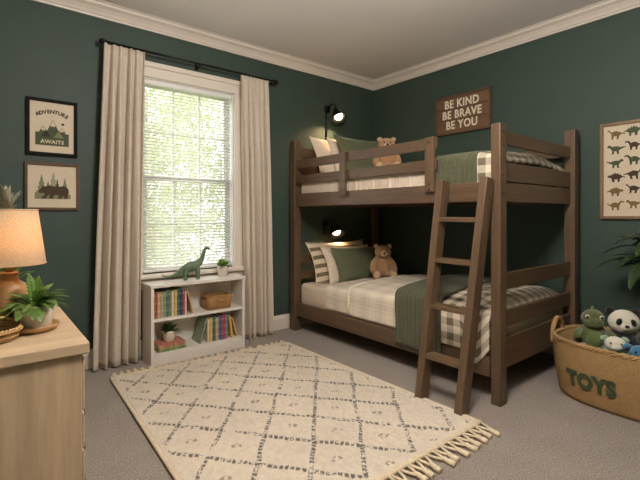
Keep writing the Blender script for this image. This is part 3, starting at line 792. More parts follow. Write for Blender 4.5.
spec = [('cream', .018, .176, 'cream book next to the leaning sage green one on the lower shelf'), ('yellow', .022, .186, 'yellow book left of the teal one on the lower shelf'), ('teal', .022, .188, 'teal book between two yellowish ones on the lower shelf'), ('tan', .024, .182, 'tan book right of the teal one on the lower shelf'),
        ('blue', .020, .194, 'blue book left of the purple one on the lower shelf'), ('purple', .016, .190, 'slim purple book left of the crimson one on the lower shelf'), ('crimson', .024, .198, 'tall crimson book on the lower shelf'), ('slate', .022, .188, 'slate grey book right of the crimson one on the lower shelf')]
for c, th, ht, lb in spec:
    book(lb, c, (x, 3.075 + random.Random(lb).uniform(-.004, .006), .0885), (th, .15, ht), G2); x += th + .0012
book('yellow book leaning on the slate grey one on the lower shelf', 'yellow', (x + .026, 3.078, .0885), (.020, .15, .172), G2, -7)
book('thin tan-yellow book leaning at the right end of the lower shelf row', 'tan', (x + .074, 3.080, .0885), (.014, .15, .160), G2, -16)
G3 = 'books lying flat in a stack on the lower shelf'
z = .0885
for c, th, w, dx, lb in (('green', .015, .205, 0, 'green book lying at the bottom of the flat stack on the lower shelf'), ('lime', .015, .200, .006, 'lime green book lying in the middle of the flat stack'), ('pink', .023, .200, .002, 'thick coral pink book lying on top of the flat stack, under a potted plant')):
    book(lb, c, (.985 + dx, 3.062, z), (th, .150, w), G3, flat=True, rz=R(random.Random(lb).uniform(-3, 3))); z += th + .0004
ZS = z

def pot(root, r0, r1, h, mat, soil=True, rim=.004):
    MB().lathe([(0, 0), (r0 * .9, 0), (r0, .004), (r0 + (r1 - r0) * .6, h * .6), (r1, h - .003), (r1 - rim * .4, h), (r1 - rim, h - .002), (r1 - rim * 1.1, h * .86), (0, h * .86)], (0, 0, 0), 32).build('pot', mat, root, True)
    if soil: MB().lathe([(0, h * .90), (r1 * .5, h * .9), (r1 - rim * 1.0, h * .87)], (0, 0, 0), 24).build('soil', 'soil', root, True)
def spiky(root, n, z0, lmin, lmax, w, mat, seed, tilt=(15, 75), droop=.4, r=.01):
    rnd = random.Random(seed); b = MB()
    for i in range(n):
        a = i * 2.39996 + rnd.uniform(-.2, .2); el = R(90 - rnd.uniform(*tilt))
        d = (math.cos(a) * math.cos(el), math.sin(a) * math.cos(el), math.sin(el))
        b.leaf((d[0] * r, d[1] * r, z0), d, rnd.uniform(lmin, lmax), w * rnd.uniform(.8, 1.2), rnd.uniform(.5, 1.2) * droop, 5, .35)
    return b.build('foliage', mat, root, True, normals=False)
pp = thing('potted_plant', 'small bright green plant in a cream pot on top of the bookcase', 'plant', (1.535, 3.165, SH), 'small potted plants on the bookcase')
pot(pp, .038, .047, .085, 'ceramic'); spiky(pp, 52, .072, .055, .09, .022, 'bright_leaf', 3, (8, 70), .5, .014)
pp = thing('potted_plant', 'small dark green succulent in a cream pot on the flat book stack', 'plant', (1.085, 3.128, ZS), 'small potted plants on the bookcase')
pot(pp, .038, .049, .080, 'ceramic'); spiky(pp, 50, .066, .06, .09, .02, 'succulent', 8, (5, 75), .3, .012)

# small woven basket
wb = thing('woven_basket', 'small rectangular woven basket on the upper shelf of the bookcase', 'basket', (1.470, 3.145, .3325))
def rr(w, d, z, r, n=8):
    pts = []
    for cx_, cy_, a0 in ((w - r, d - r, 0), (-w + r, d - r, 90), (-w + r, -d + r, 180), (w - r, -d + r, 270)):
        for k in range(n): a = R(a0 + 90 * k / (n - 1)); pts.append((cx_ + r * math.cos(a), cy_ + r * math.sin(a), z))
    return pts
MB().rings([rr(.098, .060, 0, .014), rr(.104, .066, .05, .016), rr(.110, .071, .100, .018), rr(.102, .063, .100, .014), rr(.094, .056, .008, .012)]).build('body', 'rattan_fine', wb, True)
b = MB(); q = rr(.108, .069, .101, .018); b.tube(q + [q[0]], .006, 8); b.build('rim', 'rattan_fine', wb, True)
MB().tube([(-.034, -.0685, .076), (-.03, -.080, .070), (-.015, -.084, .066), (.015, -.084, .066), (.03, -.080, .070), (.034, -.0685, .076)], .0045, 8).build('handle', 'rattan_fine', wb, True)

# dinosaur figure
df = thing('dinosaur_figure', 'green long-necked toy dinosaur standing on top of the bookcase', 'toy dinosaur', (1.270, 3.16, SH), None, (0, 0, R(-6))); df.scale = (.9, .9, .9)
b = MB()
b.ball((0, 0, .108), (.068, .040, .046), (0, R(-8), 0), 24).ball((.030, 0, .118), (.045, .036, .040), None, 20)
b.tube([(.03, 0, .12), (.066, 0, .138), (.090, 0, .175), (.103, 0, .215), (.114, 0, .248), (.128, 0, .262)], [.036, .031, .022, .017, .014, .013], 14)
b.ball((.136, 0, .262), (.024, .014, .014), (0, R(18), 0), 14).ball((.153, 0, .255), (.013, .010, .009), None, 12)
b.tube([(-.03, 0, .105), (-.075, 0, .085), (-.12, 0, .055), (-.165, 0, .036), (-.205, 0, .034), (-.235, 0, .046), (-.25, 0, .062)], [.036, .029, .020, .014, .010, .007, .004], 14)
for x_, k_ in ((.045, .010), (-.042, -.008)):
    for sy in (-1, 1): b.tube([(x_, sy * .024, .095), (x_ + k_ + sy * .012, sy * .032, .055), (x_ + k_ + sy * .012, sy * .034, .020), (x_ + k_ + sy * .012 + .003, sy * .034, .0)], [.026, .019, .015, .018], 12)
bd = b.build('body', 'dino', df, True)
m = bd.modifiers.new('fuse', 'REMESH'); m.mode = 'VOXEL'; m.voxel_size = .0042; m.use_smooth_shade = True
m = bd.modifiers.new('smooth', 'SMOOTH'); m.iterations = 5; m.factor = .6
for s in (-1, 1): MB().ball((.140, s * .0125, .268), .0032, None, 10).build('eye', 'eye', df, True)

# ------------------------------------------------------------------ dresser, lamp, fern, woven bowl, leaves behind the lamp
DZ = .70
dr = thing('dresser', 'light oak chest of drawers along the left edge, with dark round knobs', 'dresser', (-.05, 1.77, 0))
MB().box((XL + .012, 1.405, DZ - .034), (.252, 2.118, DZ), .004).build('top_panel', 'oak_x', dr)
for y in (1.418, 2.080): MB().box((XL + .022, y, .0), (.234, y + .024, DZ - .034), .003).build('side_panel', 'oak_z', dr)
MB().box((XL + .022, 1.442, .05), (XL + .034, 2.080, DZ - .034), 0).build('back_panel', 'oak_z', dr)
MB().box((.19, 1.442, 0), (.214, 2.080, .07), .002).build('plinth', 'oak_y', dr)
zt = DZ - .042
for i, h in enumerate((.168, .110, .110, .110, .110)):
    d_ = MB().box((XL + .05, 1.450, zt - h + .006), (.233, 2.072, zt - .004), .002).box((.234, 1.422, zt - h + .004), (.2415, 2.098, zt - .002), .004).build('drawer', 'oak_y', dr)
    for y in (1.56, 1.96):
        MB().lathe([(0, .026), (.011, .025), (.015, .020), (.013, .014), (.007, .008), (.008, 0), (0, 0)], (.2405, y, zt - h * .5), 16, (1, 0, 0)).build('knob', 'frame_brown', d_)
    zt -= h + .002

LX, LY = .075, 1.76
tl = thing('table_lamp', 'table lamp with a glowing linen shade and turned wooden base on the dresser', 'lamp', (LX, LY, DZ))
b = MB(); b.lathe([(0, 0), (.044, 0), (.049, .006), (.052, .03), (.053, .08), (.052, .125), (.046, .143), (.032, .154), (.026, .160), (.025, .176), (.027, .182), (.024, .186), (0, .186)], (0, 0, 0), 36)
b.build('base', 'lamp_wood', tl, True)
b = MB(); b.lathe([(0, .182), (.012, .184), (.012, .20), (.014, .204), (.014, .235), (0, .236)], (0, 0, 0), 20); st = b.build('socket', 'lamp_wood', tl, True)
MB().ball((0, 0, .268), (.024, .024, .030), None, 18).build('bulb', 'bulb_warm' if 'bulb_warm' in M else 'white', st, True)
sb, stp, r0, r1 = .213, .395, .104, .080
b = MB(); b.lathe([(r0, sb), (r0 - (r0 - r1) * .5, (sb + stp) / 2), (r1, stp), (r1 - .002, stp), (r0 - .002 - (r0 - r1) * .5, (sb + stp) / 2), (r0 - .002, sb), (r0, sb)], (0, 0, 0), 48); shd = b.build('lamp_shade', 'shade', tl, True)
for z, r in ((sb, r0 - .001), (stp, r1 - .001)):
    b = MB(); b.tube([(r * math.cos(a), r * math.sin(a), z) for a in lsp(0, 2 * math.pi, 49)], .0028, 6, False); b.build('shade_trim', 'shade', shd, True)
b = MB()
for a in (0, 2.094, 4.189): b.tube([(.012 * math.cos(a), .012 * math.sin(a), .23), (.05 * math.cos(a), .05 * math.sin(a), .36), ((r1 - .002) * math.cos(a), (r1 - .002) * math.sin(a), stp - .006)], .0015, 5)
b.build('harp', 'black', st, True)
lamp('table_lamp_light', 'POINT', (LX, LY, DZ + .30), 1.3, (1.0, .70, .42), .03)

fp_ = (.136, 1.655)
sc_ = thing('plant_saucer', 'round tan wooden dish under the potted fern on the dresser', 'saucer', (fp_[0], fp_[1], DZ))
MB().lathe([(0, 0), (.050, 0), (.062, .006), (.072, .020), (.070, .0225), (.066, .020), (.056, .010), (0, .008)], (0, 0, 0), 40).build('dish', 'terr', sc_, True)
fn = thing('potted_fern', 'green leafy fern in an off-white round pot at the corner of the dresser', 'plant', (fp_[0], fp_[1], DZ + .0085))
pot(fn, .049, .054, .078, 'ceramic')
rnd = random.Random(12); b = MB()
for i in range(34):
    a = i * 2.39996; el = R(rnd.uniform(24, 86)); L = rnd.uniform(.06, .098); d = Vector((math.cos(a) * math.cos(el), math.sin(a) * math.cos(el), math.sin(el)))
    p = Vector((d.x * .02, d.y * .02, .068)); n = 9; dd = d.copy(); side = Vector((-math.sin(a), math.cos(a), 0))
    stem_ = [p.copy()]
    for k in range(n):
        t = k / n; dd = (dd - Vector((0, 0, .11 + .1 * t))).normalized(); p = p + dd * L / n; stem_.append(p.copy())
        w = .024 * math.sin(math.pi * (.15 + .85 * t)) + .004
        for s in (-1, 1): b.leaf(p, (side * s + dd * .9).normalized(), w, .009, .15, 3, .2, side.cross(dd) * s)
    b.leaf(p, dd, .02, .012, .2, 3, .2)
    b.tube(stem_, .0012, 4, False)
b.build('foliage', 'fern', fn, True, normals=False)

wbowl = thing('woven_bowl', 'round woven seagrass bowl in front of the lamp base on the dresser', 'bowl', (.022, 1.60, DZ))
def coil(rr_, z): return [(rr_ * math.cos(a), rr_ * math.sin(a), z) for a in lsp(0, 2 * math.pi, 49)]
b = MB(); b.lathe([(0, 0), (.06, 0), (.07, .006), (.074, .03), (.069, .03), (.064, .008), (0, .006)], (0, 0, 0), 40); b.build('body', 'rattan', wbowl, True)
b = MB()
for k in range(2):
    b.tube([((.074 + .0035 * math.cos(a * 22 + k * math.pi)) * math.cos(a), (.074 + .0035 * math.cos(a * 22 + k * math.pi)) * math.sin(a), .033 + .0035 * math.sin(a * 22 + k * math.pi)) for a in lsp(0, 2 * math.pi, 240)], .005, 6, False)
b.build('braided_rim', 'rattan', wbowl, True)
MB().tube([(-.074, .0, .034), (-.06, -.01, .052), (-.03, -.015, .066), (.0, -.012, .070), (.03, .0, .066), (.058, .015, .052), (.073, .018, .034)], .0045, 8).build('handle', 'rattan', wbowl, True)

tp = thing('leafy_plant', 'dusty grey-green long-leaved plant standing behind the table lamp', 'plant', (.075, 1.985, DZ))
pot(tp, .048, .056, .10, 'ceramic')
MB().tube([(0, 0, .09), (-.004, .004, .20), (.002, -.002, .32), (0, 0, .395)], [.007, .006, .006, .007], 8).build('stem', 'bark', tp, True)
rnd = random.Random(2); b = MB()
for i in range(20):
    a = i * 2.39996; el = R(rnd.uniform(25, 88)); d = (math.cos(a) * math.cos(el), math.sin(a) * math.cos(el), math.sin(el))
    b.leaf((d[0] * .006, d[1] * .006, .39 + .002 * (i % 5)), d, rnd.uniform(.065, .105), .026, .15, 6, .35)
b.build('rosette', 'dusty_leaf', tp, True, normals=False)
b = MB()
for i in range(14):
    a = i * 2.39996; el = R(rnd.uniform(10, 60)); d = (math.cos(a) * math.cos(el), math.sin(a) * math.cos(el), math.sin(el))
    b.leaf((d[0] * .008, d[1] * .008, .10 + .006 * i), d, rnd.uniform(.07, .11), .03, .6, 6, .3)
b.build('low_leaves', 'fern', tp, True, normals=False)

# ------------------------------------------------------------------ pictures on the window wall
def framed(name, label, x0, x1, z0, z1, fmat, fw, group):
    r = thing(name, label, 'picture', ((x0 + x1) / 2, YW, (z0 + z1) / 2), group)
    b = MB(); d = .022
    b.box((x0, YW - d, z0), (x0 + fw, YW, z1), .002).box((x1 - fw, YW - d, z0), (x1, YW, z1), .002).box((x0 + fw, YW - d, z0), (x1 - fw, YW, z0 + fw), .002).box((x0 + fw, YW - d, z1 - fw), (x1 - fw, YW, z1), .002)
    b.build('frame', fmat, r)
    MB().box((x0 + fw - .003, YW - .012, z0 + fw - .003), (x1 - fw + .003, YW - .004, z1 - fw + .003), 0).build('paper', 'paper', r)
    return r
YP = YW - .0125
PICS = []
class Print:
    def __init__(s, mats): s.b = MB(); s.m = mats; s.k = 0
    def shape(s, pts, mat): s.k += 1; y = YP - s.k * .00012; s.b.poly([(x, y, z) for x, z in pts], None, s.m.index(mat)); return s
    def letters(s, txt, cx_, cz, size, mat, bold=.0, sp=1.0, rot=0):
        bm = text_bm(txt, size, .0003, bold, sp); m = Matrix.Translation((cx_, YP - .002, cz)) @ Matrix.Rotation(rot, 4, 'Y') @ Matrix.Rotation(R(90), 4, 'X')
        bmesh.ops.transform(bm, matrix=m, verts=bm.verts); s.b.join(bm, s.m.index(mat)); return s
    def done(s, name, parent): return s.b.build(name, s.m, parent, normals=False)
fx0, fx1, fz0, fz1 = .224, .515, 1.470, 1.845
f1 = framed('framed_mountain_print', 'black framed print of green mountains with arched lettering, above the bear print', fx0, fx1, fz0, fz1, 'frame_black', .021, 'framed prints beside the curtain')
p = Print(['ink_green', 'ink_mid', 'ink_pale', 'ink_dark', 'paper', 'ink_brown'])
c = (fx0 + fx1) / 2
bx0, bx1, bz = c - .095, c + .095, fz0 + .068
def mt(a, pk, e, top, mat, snow=True):
    p.shape([(a, bz + .03), (e, bz + .03), (e, bz + .055), (pk, top), (a, bz + .055)], mat)
    if snow:
        h = top - (bz + .055); k = .36; l = pk + (a - pk) * k; r = pk + (e - pk) * k; zl = top - h * k
        p.shape([(l, zl), (l + (r - l) * .2, zl + .006), (l + (r - l) * .35, zl - .005), (pk, zl + .007), (l + (r - l) * .65, zl - .005), (l + (r - l) * .8, zl + .006), (r, zl), (pk, top)], 'paper')
        for q, s in ((l, 1), (r, -1)): p.shape([(q, zl), (pk, top), (pk, top + .005), (q - s * .003, zl)], 'ink_green')
mt(bx0, c - .052, c + .0, bz + .122, 'ink_green'); mt(c, c + .058, bx1, bz + .120, 'ink_green'); mt(c - .05, c + .004, c + .058, bz + .168, 'ink_brown' if 0 else 'ink_green')
p.shape([(bx0, bz), (bx1, bz), (bx1, bz + .085), (bx0, bz + .085)], 'ink_green')
p.shape([(c - .062, bz + .058), (c - .008, bz + .058), (c - .034, bz + .100)], 'ink_dark'); p.shape([(c + .008, bz + .054), (c + .066, bz + .054), (c + .036, bz + .102)], 'ink_mid')
p.shape([(c + .060 + .010 * math.cos(a), bz + .148 + .007 * math.sin(a)) for a in lsp(0, 5.9, 12)], 'ink_dark')
p.letters('AWAITS', c, bz + .024, .034, 'paper', .0010, 1.08)
word = 'ADVENTURE'; rad = .16
for i, ch in enumerate(word):
    a = (i - 4) * .135; p.letters(ch, c + rad * math.sin(a), fz1 - .255 + rad * math.cos(a) + .012, .033, 'ink_dark', .0012, 1, a)
p.done('print', f1)
gx0, gx1, gz0, gz1 = .216, .527, 1.108, 1.422
f2 = framed('framed_bear_print', 'brown framed print of a dark bear walking before green fir trees, below the mountain print', gx0, gx1, gz0, gz1, 'frame_brown', .018, 'framed prints beside the curtain')
p = Print(['ink_green', 'ink_mid', 'ink_pale', 'ink_dark', 'paper', 'ink_brown'])
c = (gx0 + gx1) / 2 + .004; bz = gz0 + .075
def fir(x, w, z0, h, mat):
    L_ = []; n = 5
    for k in range(n): t = k / n; L_ += [(x + w * (1 - t) * .5, z0 + h * (t * .9 + .08)), (x + w * (1 - t) * .27, z0 + h * (t * .9 + .15))]
    pts = [(x + w * .06, z0), (x + w * .06, z0 + h * .08)] + L_ + [(x, z0 + h)] + [(2 * x - a, b_) for a, b_ in reversed(L_)] + [(x - w * .06, z0 + h * .08), (x - w * .06, z0)]
    p.shape(pts, mat)
fir(c + .000, .075, bz + .02, .165, 'ink_pale'); fir(c - .066, .078, bz + .01, .155, 'ink_mid'); fir(c + .066, .066, bz + .01, .135, 'ink_mid'); fir(c + .022, .05, bz + .02, .12, 'ink_green'); fir(c - .03, .04, bz + .02, .10, 'ink_green')
p.shape([(c - .104, bz), (c + .100, bz), (c + .100, bz + .028), (c + .07, bz + .05), (c + .03, bz + .03), (c - .03, bz + .032), (c - .07, bz + .05), (c - .104, bz + .04)], 'ink_mid')
BRs = [(-.083, .052), (-.080, .040), (-.066, .036), (-.050, .040), (-.052, .022), (-.066, .008), (-.068, 0), (-.044, 0), (-.030, .020), (-.024, .030), (-.022, .016), (-.026, .0), (-.002, 0), (.004, .024), (.020, .028), (.032, .020), (.026, .006), (.028, 0), (.050, 0), (.054, .018), (.062, .016), (.062, 0), (.082, 0), (.084, .03), (.090, .055), (.082, .078), (.062, .090), (.030, .086), (.004, .086), (-.016, .092), (-.036, .088), (-.048, .082), (-.054, .088), (-.062, .084), (-.064, .076), (-.074, .066)]
p.shape([(c + a, bz + .002 + b_ * .95) for a, b_ in BRs], 'ink_brown')
p.done('print', f2)

# ------------------------------------------------------------------ wooden sign and dinosaur poster on the right wall
sy0, sy1, sz0, sz1 = 1.902, 2.468, 1.832, 2.192
sg = thing('wooden_sign', 'brown wooden wall sign with three lines of cream capitals above the bunk bed', 'sign', (XR, (sy0 + sy1) / 2, (sz0 + sz1) / 2))
b = MB()
for k in range(3): h = (sz1 - sz0 - .03) / 3; b.box((XR - .018, sy0 + .012, sz0 + .015 + h * k + .001), (XR - .004, sy1 - .012, sz0 + .015 + h * (k + 1) - .001), .0015)
b.build('board', 'sign_wood', sg)
b = MB(); w = .016
b.box((XR - .028, sy0, sz0), (XR, sy0 + w, sz1), .002).box((XR - .028, sy1 - w, sz0), (XR, sy1, sz1), .002).box((XR - .028, sy0 + w, sz0), (XR, sy1 - w, sz0 + w), .002).box((XR - .028, sy0 + w, sz1 - w), (XR, sy1 - w, sz1), .002)
b.build('frame', 'sign_trim', sg)
b = MB()
for k, tx in enumerate(('BE KIND', 'BE BRAVE', 'BE YOU')):
    bm = text_bm(tx, .104, .003, .0026, 1.1)
    bmesh.ops.scale(bm, vec=(.84, 1, 1), verts=bm.verts)
    m = Matrix.Translation((XR - .0195, (sy0 + sy1) / 2 + .004, sz1 - .083 - k * .098)) @ Matrix.Rotation(R(-90), 4, 'Z') @ Matrix.Rotation(R(90), 4, 'X')
    bmesh.ops.transform(bm, matrix=m, verts=bm.verts); b.join(bm)
b.build('lettering', 'letter', sg, normals=False)

dy0, dy1, dz0, dz1 = .48, 1.076, 1.048, 1.720
dp = thing('dinosaur_poster', 'oak framed chart of small olive dinosaurs in rows on the right wall', 'poster', (XR, (dy0 + dy1) / 2, (dz0 + dz1) / 2))
w = .020; b = MB()
b.box((XR - .026, dy0, dz0), (XR, dy0 + w, dz1), .002).box((XR - .026, dy1 - w, dz0), (XR, dy1, dz1), .002).box((XR - .026, dy0 + w, dz0), (XR, dy1 - w, dz0 + w), .002).box((XR - .026, dy0 + w, dz1 - w), (XR, dy1 - w, dz1), .002)
b.build('frame', 'frame_oak', dp)
MB().box((XR - .013, dy0 + w - .003, dz0 + w - .003), (XR - .004, dy1 - w + .003, dz1 - w + .003), 0).build('paper', 'paper', dp)
DS = [[(-.050, .040), (-.052, .032), (-.040, .028), (-.034, .018), (-.026, .010), (-.026, -.026), (-.034, -.030), (-.014, -.030), (-.012, -.008), (.008, -.008), (.006, -.026), (.0, -.030), (.018, -.030), (.024, -.006), (.036, .004), (.062, .002), (.060, .008), (.038, .014), (.022, .022), (.004, .030), (-.014, .028), (-.026, .022), (-.034, .034), (-.040, .042)],
      [(-.058, .034), (-.056, .026), (-.040, .030), (-.032, .020), (-.026, .002), (-.022, -.028), (-.028, -.032), (-.010, -.032), (-.008, -.010), (.012, -.010), (.012, -.028), (.006, -.032), (.024, -.032), (.026, -.008), (.036, .0), (.056, .012), (.060, .022), (.050, .018), (.034, .012), (.020, .026), (.0, .030), (-.016, .022), (-.024, .034), (-.036, .042), (-.050, .040)],
      [(-.054, .012), (-.050, .002), (-.034, .002), (-.026, -.006), (-.022, -.028), (-.026, -.032), (-.008, -.032), (-.006, -.012), (.012, -.012), (.014, -.028), (.008, -.032), (.026, -.032), (.028, -.008), (.044, .002), (.062, -.002), (.060, .004), (.040, .014), (.030, .026), (.022, .022), (.014, .036), (.006, .028), (-.004, .040), (-.012, .028), (-.022, .032), (-.026, .020), (-.040, .022)],
      [(-.052, .022), (-.050, .012), (-.036, .012), (-.028, .000), (-.020, -.012), (-.024, -.030), (-.030, -.034), (-.010, -.034), (-.008, -.014), (.004, -.012), (.010, -.030), (.004, -.034), (.022, -.034), (.020, -.010), (.034, .000), (.062, .012), (.060, .018), (.030, .014), (.010, .022), (-.010, .022), (-.022, .020), (-.032, .032), (-.044, .032)]]
b = MB(); rnd = random.Random(6); mats = ['ink_green', 'ink_olive', 'ink_brown', 'ink_dark']; k = 0
for row in range(6):
    for cl in range(5):
        z = dz1 - .088 - row * .099 + (.014 if cl % 2 else 0); y = dy1 - .092 - cl * .104; sh_ = DS[(row * 3 + cl * 2 + row // 2) % 4]; s = .92 * rnd.uniform(.92, 1.06); fl = -1 if rnd.random() < .25 else 1; k += 1
        b.poly([(XR - .0132 - .00002 * k, y - fl * a * s, z + c_ * s) for a, c_ in sh_], None, rnd.choice((0, 0, 2, 1, 2)))
b.build('print', mats, dp, normals=False)

# ------------------------------------------------------------------ wall sconces
M['bulb_warm'] = emit('warm_bulb', (1.0, .72, .42, 1), 14)
shd_bulb = [o for o in bpy.data.objects if o.name.startswith('bulb')][0]; shd_bulb.data.materials.clear(); shd_bulb.data.materials.append(M['bulb_warm'])
def sconce(label, x, z, tail, watts):
    r = thing('wall_sconce', label, 'wall lamp', (x, YW, z), 'black wall sconces over the bunk pillows')
    a = Vector((-.10, -.58, -.80)).normalized(); o = Vector((x + .062, YW - .075, z - .022))
    MB().lathe([(0, .016), (.030, .016), (.040, .012), (.042, .006), (.042, 0), (0, 0)], (x, YW, z), 28, (0, -1, 0)).build('backplate', 'black', r)
    MB().tube([(x, YW - .012, z + .004), (x + .006, YW - .045, z + .03), (x + .03, YW - .07, z + .05), (x + .055, YW - .078, z + .030), o - a * .008], .0075, 10).build('arm', 'black', r)
    MB().tube([(x - .014, YW - .01, z - .03), (x - .014, YW - .010, z - .10), (x - .016, YW - .012, z - tail)], .0085, 8).build('cord_cover', 'black', r)
    q = MB(); q.lathe([(0, -.016), (.028, -.013), (.038, 0), (.044, .03), (.057, .06), (.076, .118), (.0742, .118), (.055, .062), (.040, .034), (.026, .014), (0, .012)], o, 32, a); sd = q.build('shade', 'black', r)
    MB().ball(o + a * .075, .043, None, 20).build('bulb', 'bulb_warm', sd)
    l = lamp('sconce_light', 'SPOT', o + a * .124, watts, (1.0, .66, .36), .035); l.data.spot_size = R(125); l.data.spot_blend = .9
    l.rotation_euler = Vector((-.22, .20, -.95)).to_track_quat('-Z', 'Y').to_euler()
sconce('black wall sconce lit above the upper bunk pillows', 2.765, 2.160, .42, 26)
sconce('black wall sconce lit above the lower bunk pillows, under the upper bunk', 2.735, .995, .12, 13)

# ------------------------------------------------------------------ toy basket, plush toys, palm
TB = Vector((2.90, .735, 0)); AX, AY, HB = .285, .405, .335
tb = thing('toy_basket', 'large oval woven basket with dark lettering, full of plush toys, beside the bunk bed', 'basket', TB)
def ov(t, k, e=2.7):
    c_, s_ = math.cos(t), math.sin(t)
    return AX * k * math.copysign(abs(c_) ** (2 / e), c_), AY * k * math.copysign(abs(s_) ** (2 / e), s_)
NT_, NZ = 220, 44
def kz(z): t = z / HB; return .90 + .10 * math.sin(min(1, t * 1.1) * math.pi / 2) - (.05 * (1 - t / .08) ** 2 if t < .08 else 0)
b = MB(); L = []
L.append([(*ov(2 * math.pi * i / NT_, .80), .002) for i in range(NT_)])
for j in range(NZ):
    z = .004 + (HB - .004) * j / (NZ - 1); lp = []
    for i in range(NT_):
        t = 2 * math.pi * i / NT_; x, y = ov(t, kz(z)); k = 1 + .012 * (math.cos(i * math.pi + (j % 2) * math.pi) * .45 + .5 * (1 if j % 2 else -1) * .3)
        lp.append((x * k, y * k, z))
    L.append(lp)
for z, k in ((HB, .955), (.20, .94), (.02, .86)): L.append([(*ov(2 * math.pi * i / NT_, k), z) for i in range(NT_)])
b.rings(L, True, True); b.build('body', 'rattan', tb, True)
b = MB()
for k in range(2): b.tube([(ov(t, .98 + .011 * math.cos(t * 60 + k * math.pi))[0], ov(t, .98 + .011 * math.cos(t * 60 + k * math.pi))[1], HB + .002 + .008 * math.sin(t * 60 + k * math.pi)) for t in lsp(0, 2 * math.pi, 400)], .009, 6, False)
b.build('rim', 'rattan', tb, True)
for s in (-1, 1):
    b = MB(); pts = [(-.03 + .075 * math.cos(a), s * (AY * .975 + .006), HB - .02 + .105 * math.sin(a)) for a in lsp(-.35, math.pi + .35, 26)]
    b.tube(pts, .0145, 10); b.build('handle', 'rattan', tb, True)
# lettering that follows the basket's side
bm = text_bm('TOYS', .125, .004, .006, 1.05)
xs = [v.co.x for v in bm.verts]; wid = max(xs) - min(xs)
bmesh.ops.subdivide_edges(bm, edges=[e for e in bm.edges if e.calc_length() > .02], cuts=3)
ts = np.linspace(math.pi * .5, math.pi * 1.5, 600); pts_ = np.array([ov(t, 1.0) for t in ts]); sl_ = np.concatenate([[0], np.cumsum(np.linalg.norm(np.diff(pts_, axis=0), axis=1))])
s_mid = np.interp(math.pi - .02, ts, sl_)
yc = .878 - TB.y; s_mid = np.interp(-yc, -pts_[:, 1], sl_)
for v in bm.verts:
    s_ = s_mid + v.co.x * .265 / wid; x = np.interp(s_, sl_, pts_[:, 0]); y = np.interp(s_, sl_, pts_[:, 1])
    z = .138 + v.co.y * .95; nrm = Vector((x / AX ** 2, y / AY ** 2, 0)).normalized(); k = kz(z) + .012
    v.co = Vector((x * k, y * k, z)) + nrm * (v.co.z + .002)
b = MB(); b.join(bm); b.build('lettering', 'toy_letter', tb, True, normals=False)

fb = thing('folded_blanket', 'dark green knitted blanket stuffed in the toy basket under the plush toys', 'blanket', TB + Vector((0, 0, .03)))
b = MB(); L = []
for k, z in ((.76, 0), (.82, .06), (.86, .14), (.88, .21), (.86, .25)): L.append([(*ov(2 * math.pi * i / 60, k), z) for i in range(60)])
for k, z in ((.7, .268), (.45, .26), (.2, .255)): L.append([(ov(2 * math.pi * i / 60, k)[0], ov(2 * math.pi * i / 60, k)[1], z + .008 * math.sin(i * .9)) for i in range(60)])
b.rings(L); b.build('folds', 'quilt_green', fb, True)

def place(kind, label, x, y, z, rz, k=1):
    r = thing(kind, label, 'plush toy', (x, y, z), 'plush toys in the woven basket', (0, 0, R(rz))); r.scale = (k, k, k); return r
# plush dinosaur (faces -Y before turning)
r = place('plush_dinosaur', 'olive green plush dinosaur sitting upright at the left of the toy basket', 2.865, .935, .282, -62, 1.0)
MB().ball((0, 0, .062), (.078, .066, .085), None, 26).build('body', 'dinofur', r, True)
MB().ball((0, -.030, .058), (.055, .042, .066), None, 20).build('belly', 'dinobelly', r, True)
h = MB().ball((0, 0, .172), (.062, .058, .056), None, 26).ball((0, -.035, .155), (.052, .044, .038), None, 22).build('head', 'dinofur', r, True)
for s in (-1, 1):
    e_ = MB().ball((s * .036, -.048, .190), (.012, .008, .012), None, 16).build('eye', 'ivoryfur', h, True)
    MB().ball((s * .0365, -.054, .190), .0075, None, 12).build('pupil', 'eye', e_, True)
    MB().ball((s * .016, -.077, .166), .0035, None, 8).build('nostril', 'ink_dark', h, True)
    MB().tube([(s * .062, -.012, .100), (s * .090, -.040, .080), (s * .088, -.066, .062), (s * .086, -.070, .058)], [.022, .024, .022, .012], 12).build('arm', 'dinofur', r, True)
    MB().tube([(s * .045, -.03, .012), (s * .064, -.075, .010), (s * .068, -.098, .014), (s * .068, -.103, .014)], [.026, .027, .026, .014], 12).build('leg', 'dinofur', r, True)
for i, (y, z, q) in enumerate(((.012, .232, .014), (.046, .208, .015), (.058, .168, .014), (.052, .13, .013))):
    MB().ball((0, y, z), (.007, q, q), None, 12).build('back_spike', 'dinobelly', r, True)
# panda
r = place('plush_panda', 'black and white plush panda at the back of the toy basket', 2.975, .812, .282, -62, 1.0)
MB().ball((0, 0, .05), (.082, .07, .07), None, 24).build('body', 'blackfur', r, True)
h = MB().ball((0, -.01, .160), (.080, .070, .072), None, 28).build('head', 'ivoryfur', r, True)
m_ = MB().ball((0, -.066, .142), (.030, .024, .022), None, 18).build('muzzle', 'ivoryfur', h, True)
MB().ball((0, -.089, .150), (.012, .007, .009), None, 14).build('nose', 'blackfur', h, True)
for s in (-1, 1):
    MB().ball((s * .064, .004, .215), (.028, .016, .028), None, 18).build('ear', 'blackfur', h, True)
    pt = MB().ball((s * .033, -.067, .170), (.017, .012, .022), (0, R(-s * 22), 0), 18).build('eye_patch', 'blackfur', h, True)
    MB().ball((s * .031, -.078, .173), .006, None, 12).build('eye', 'eye', pt, True)
    MB().tube([(s * .07, -.02, .085), (s * .092, -.055, .055), (s * .088, -.075, .035)], [.024, .026, .02], 12).build('arm', 'blackfur', r, True)
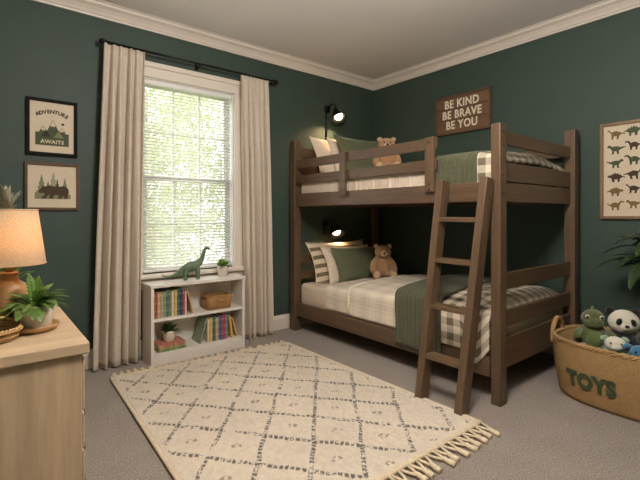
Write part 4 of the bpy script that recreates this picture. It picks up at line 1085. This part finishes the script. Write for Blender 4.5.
# pale plush in front
r = place('plush_animal', 'small pale mint and ivory plush animal in front of the panda in the toy basket', 2.800, .805, .275, -66, 1.0)
MB().ball((0, .01, .02), (.055, .05, .045), None, 20).build('body', 'mintfur', r, True)
h = MB().ball((0, -.012, .072), (.052, .044, .042), None, 22).build('head', 'ivoryfur', r, True)
MB().ball((0, -.045, .062), (.026, .020, .018), None, 16).build('muzzle', 'ivoryfur', h, True)
for s in (-1, 1):
    MB().ball((s * .024, -.047, .082), .0055, None, 12).build('eye', 'eye', h, True)
    MB().ball((s * .050, .0, .098), (.022, .012, .016), (0, R(s * 30), 0), 14).build('ear', 'mintfur', h, True)
# blue plush
r = place('plush_toy', 'small blue plush toy at the right front of the toy basket', 2.80, .690, .275, -70, 1.0)
MB().ball((0, .01, .015), (.06, .05, .04), None, 20).build('body', 'bluefur', r, True)
h = MB().ball((0, -.015, .055), (.045, .040, .036), None, 20).build('head', 'bluefur', r, True)
for s in (-1, 1):
    MB().ball((s * .020, -.050, .062), .005, None, 12).build('eye', 'eye', h, True)
    MB().tube([(s * .03, .0, .07), (s * .055, -.004, .082), (s * .075, -.008, .066)], [.012, .016, .010], 10).build('ear', 'bluefur', h, True)

# palm behind the basket
pl = thing('potted_plant', 'dark green broad-leaved plant against the right wall behind the toy basket', 'plant', (3.275, .68, 0))
MB().lathe([(0, 0), (.10, 0), (.108, .01), (.135, .27), (.14, .28), (.14, .30), (.128, .30), (.124, .26), (0, .25)], (0, 0, 0), 36).build('pot', 'black', pl, True)
MB().lathe([(0, .262), (.06, .264), (.126, .258)], (0, 0, 0), 24).build('soil', 'soil', pl, True)
rnd = random.Random(31); b = MB(); bs = MB()
for i in range(60):
    a = i * 2.39996 + .4; el = R(rnd.uniform(-5, 70)); d = Vector((math.cos(a) * math.cos(el), math.sin(a) * math.cos(el), math.sin(el)))
    zt_ = rnd.uniform(.70, .98); c_ = Vector((d.x * .05 - .02, d.y * .07, zt_))
    bs.tube([(d.x * .03, d.y * .03, .25), (d.x * .05, d.y * .06, zt_ * .6), c_], [.006, .005, .003], 6)
    L = rnd.uniform(.20, .32)
    if d.x > 0: L = min(L, .12)
    b.leaf(c_, d, L, rnd.uniform(.055, .08), rnd.uniform(.7, 1.5), 8, .25)
b.build('leaves', 'dark_leaf', pl, True, normals=False); bs.build('stems', 'dark_leaf', pl, True)
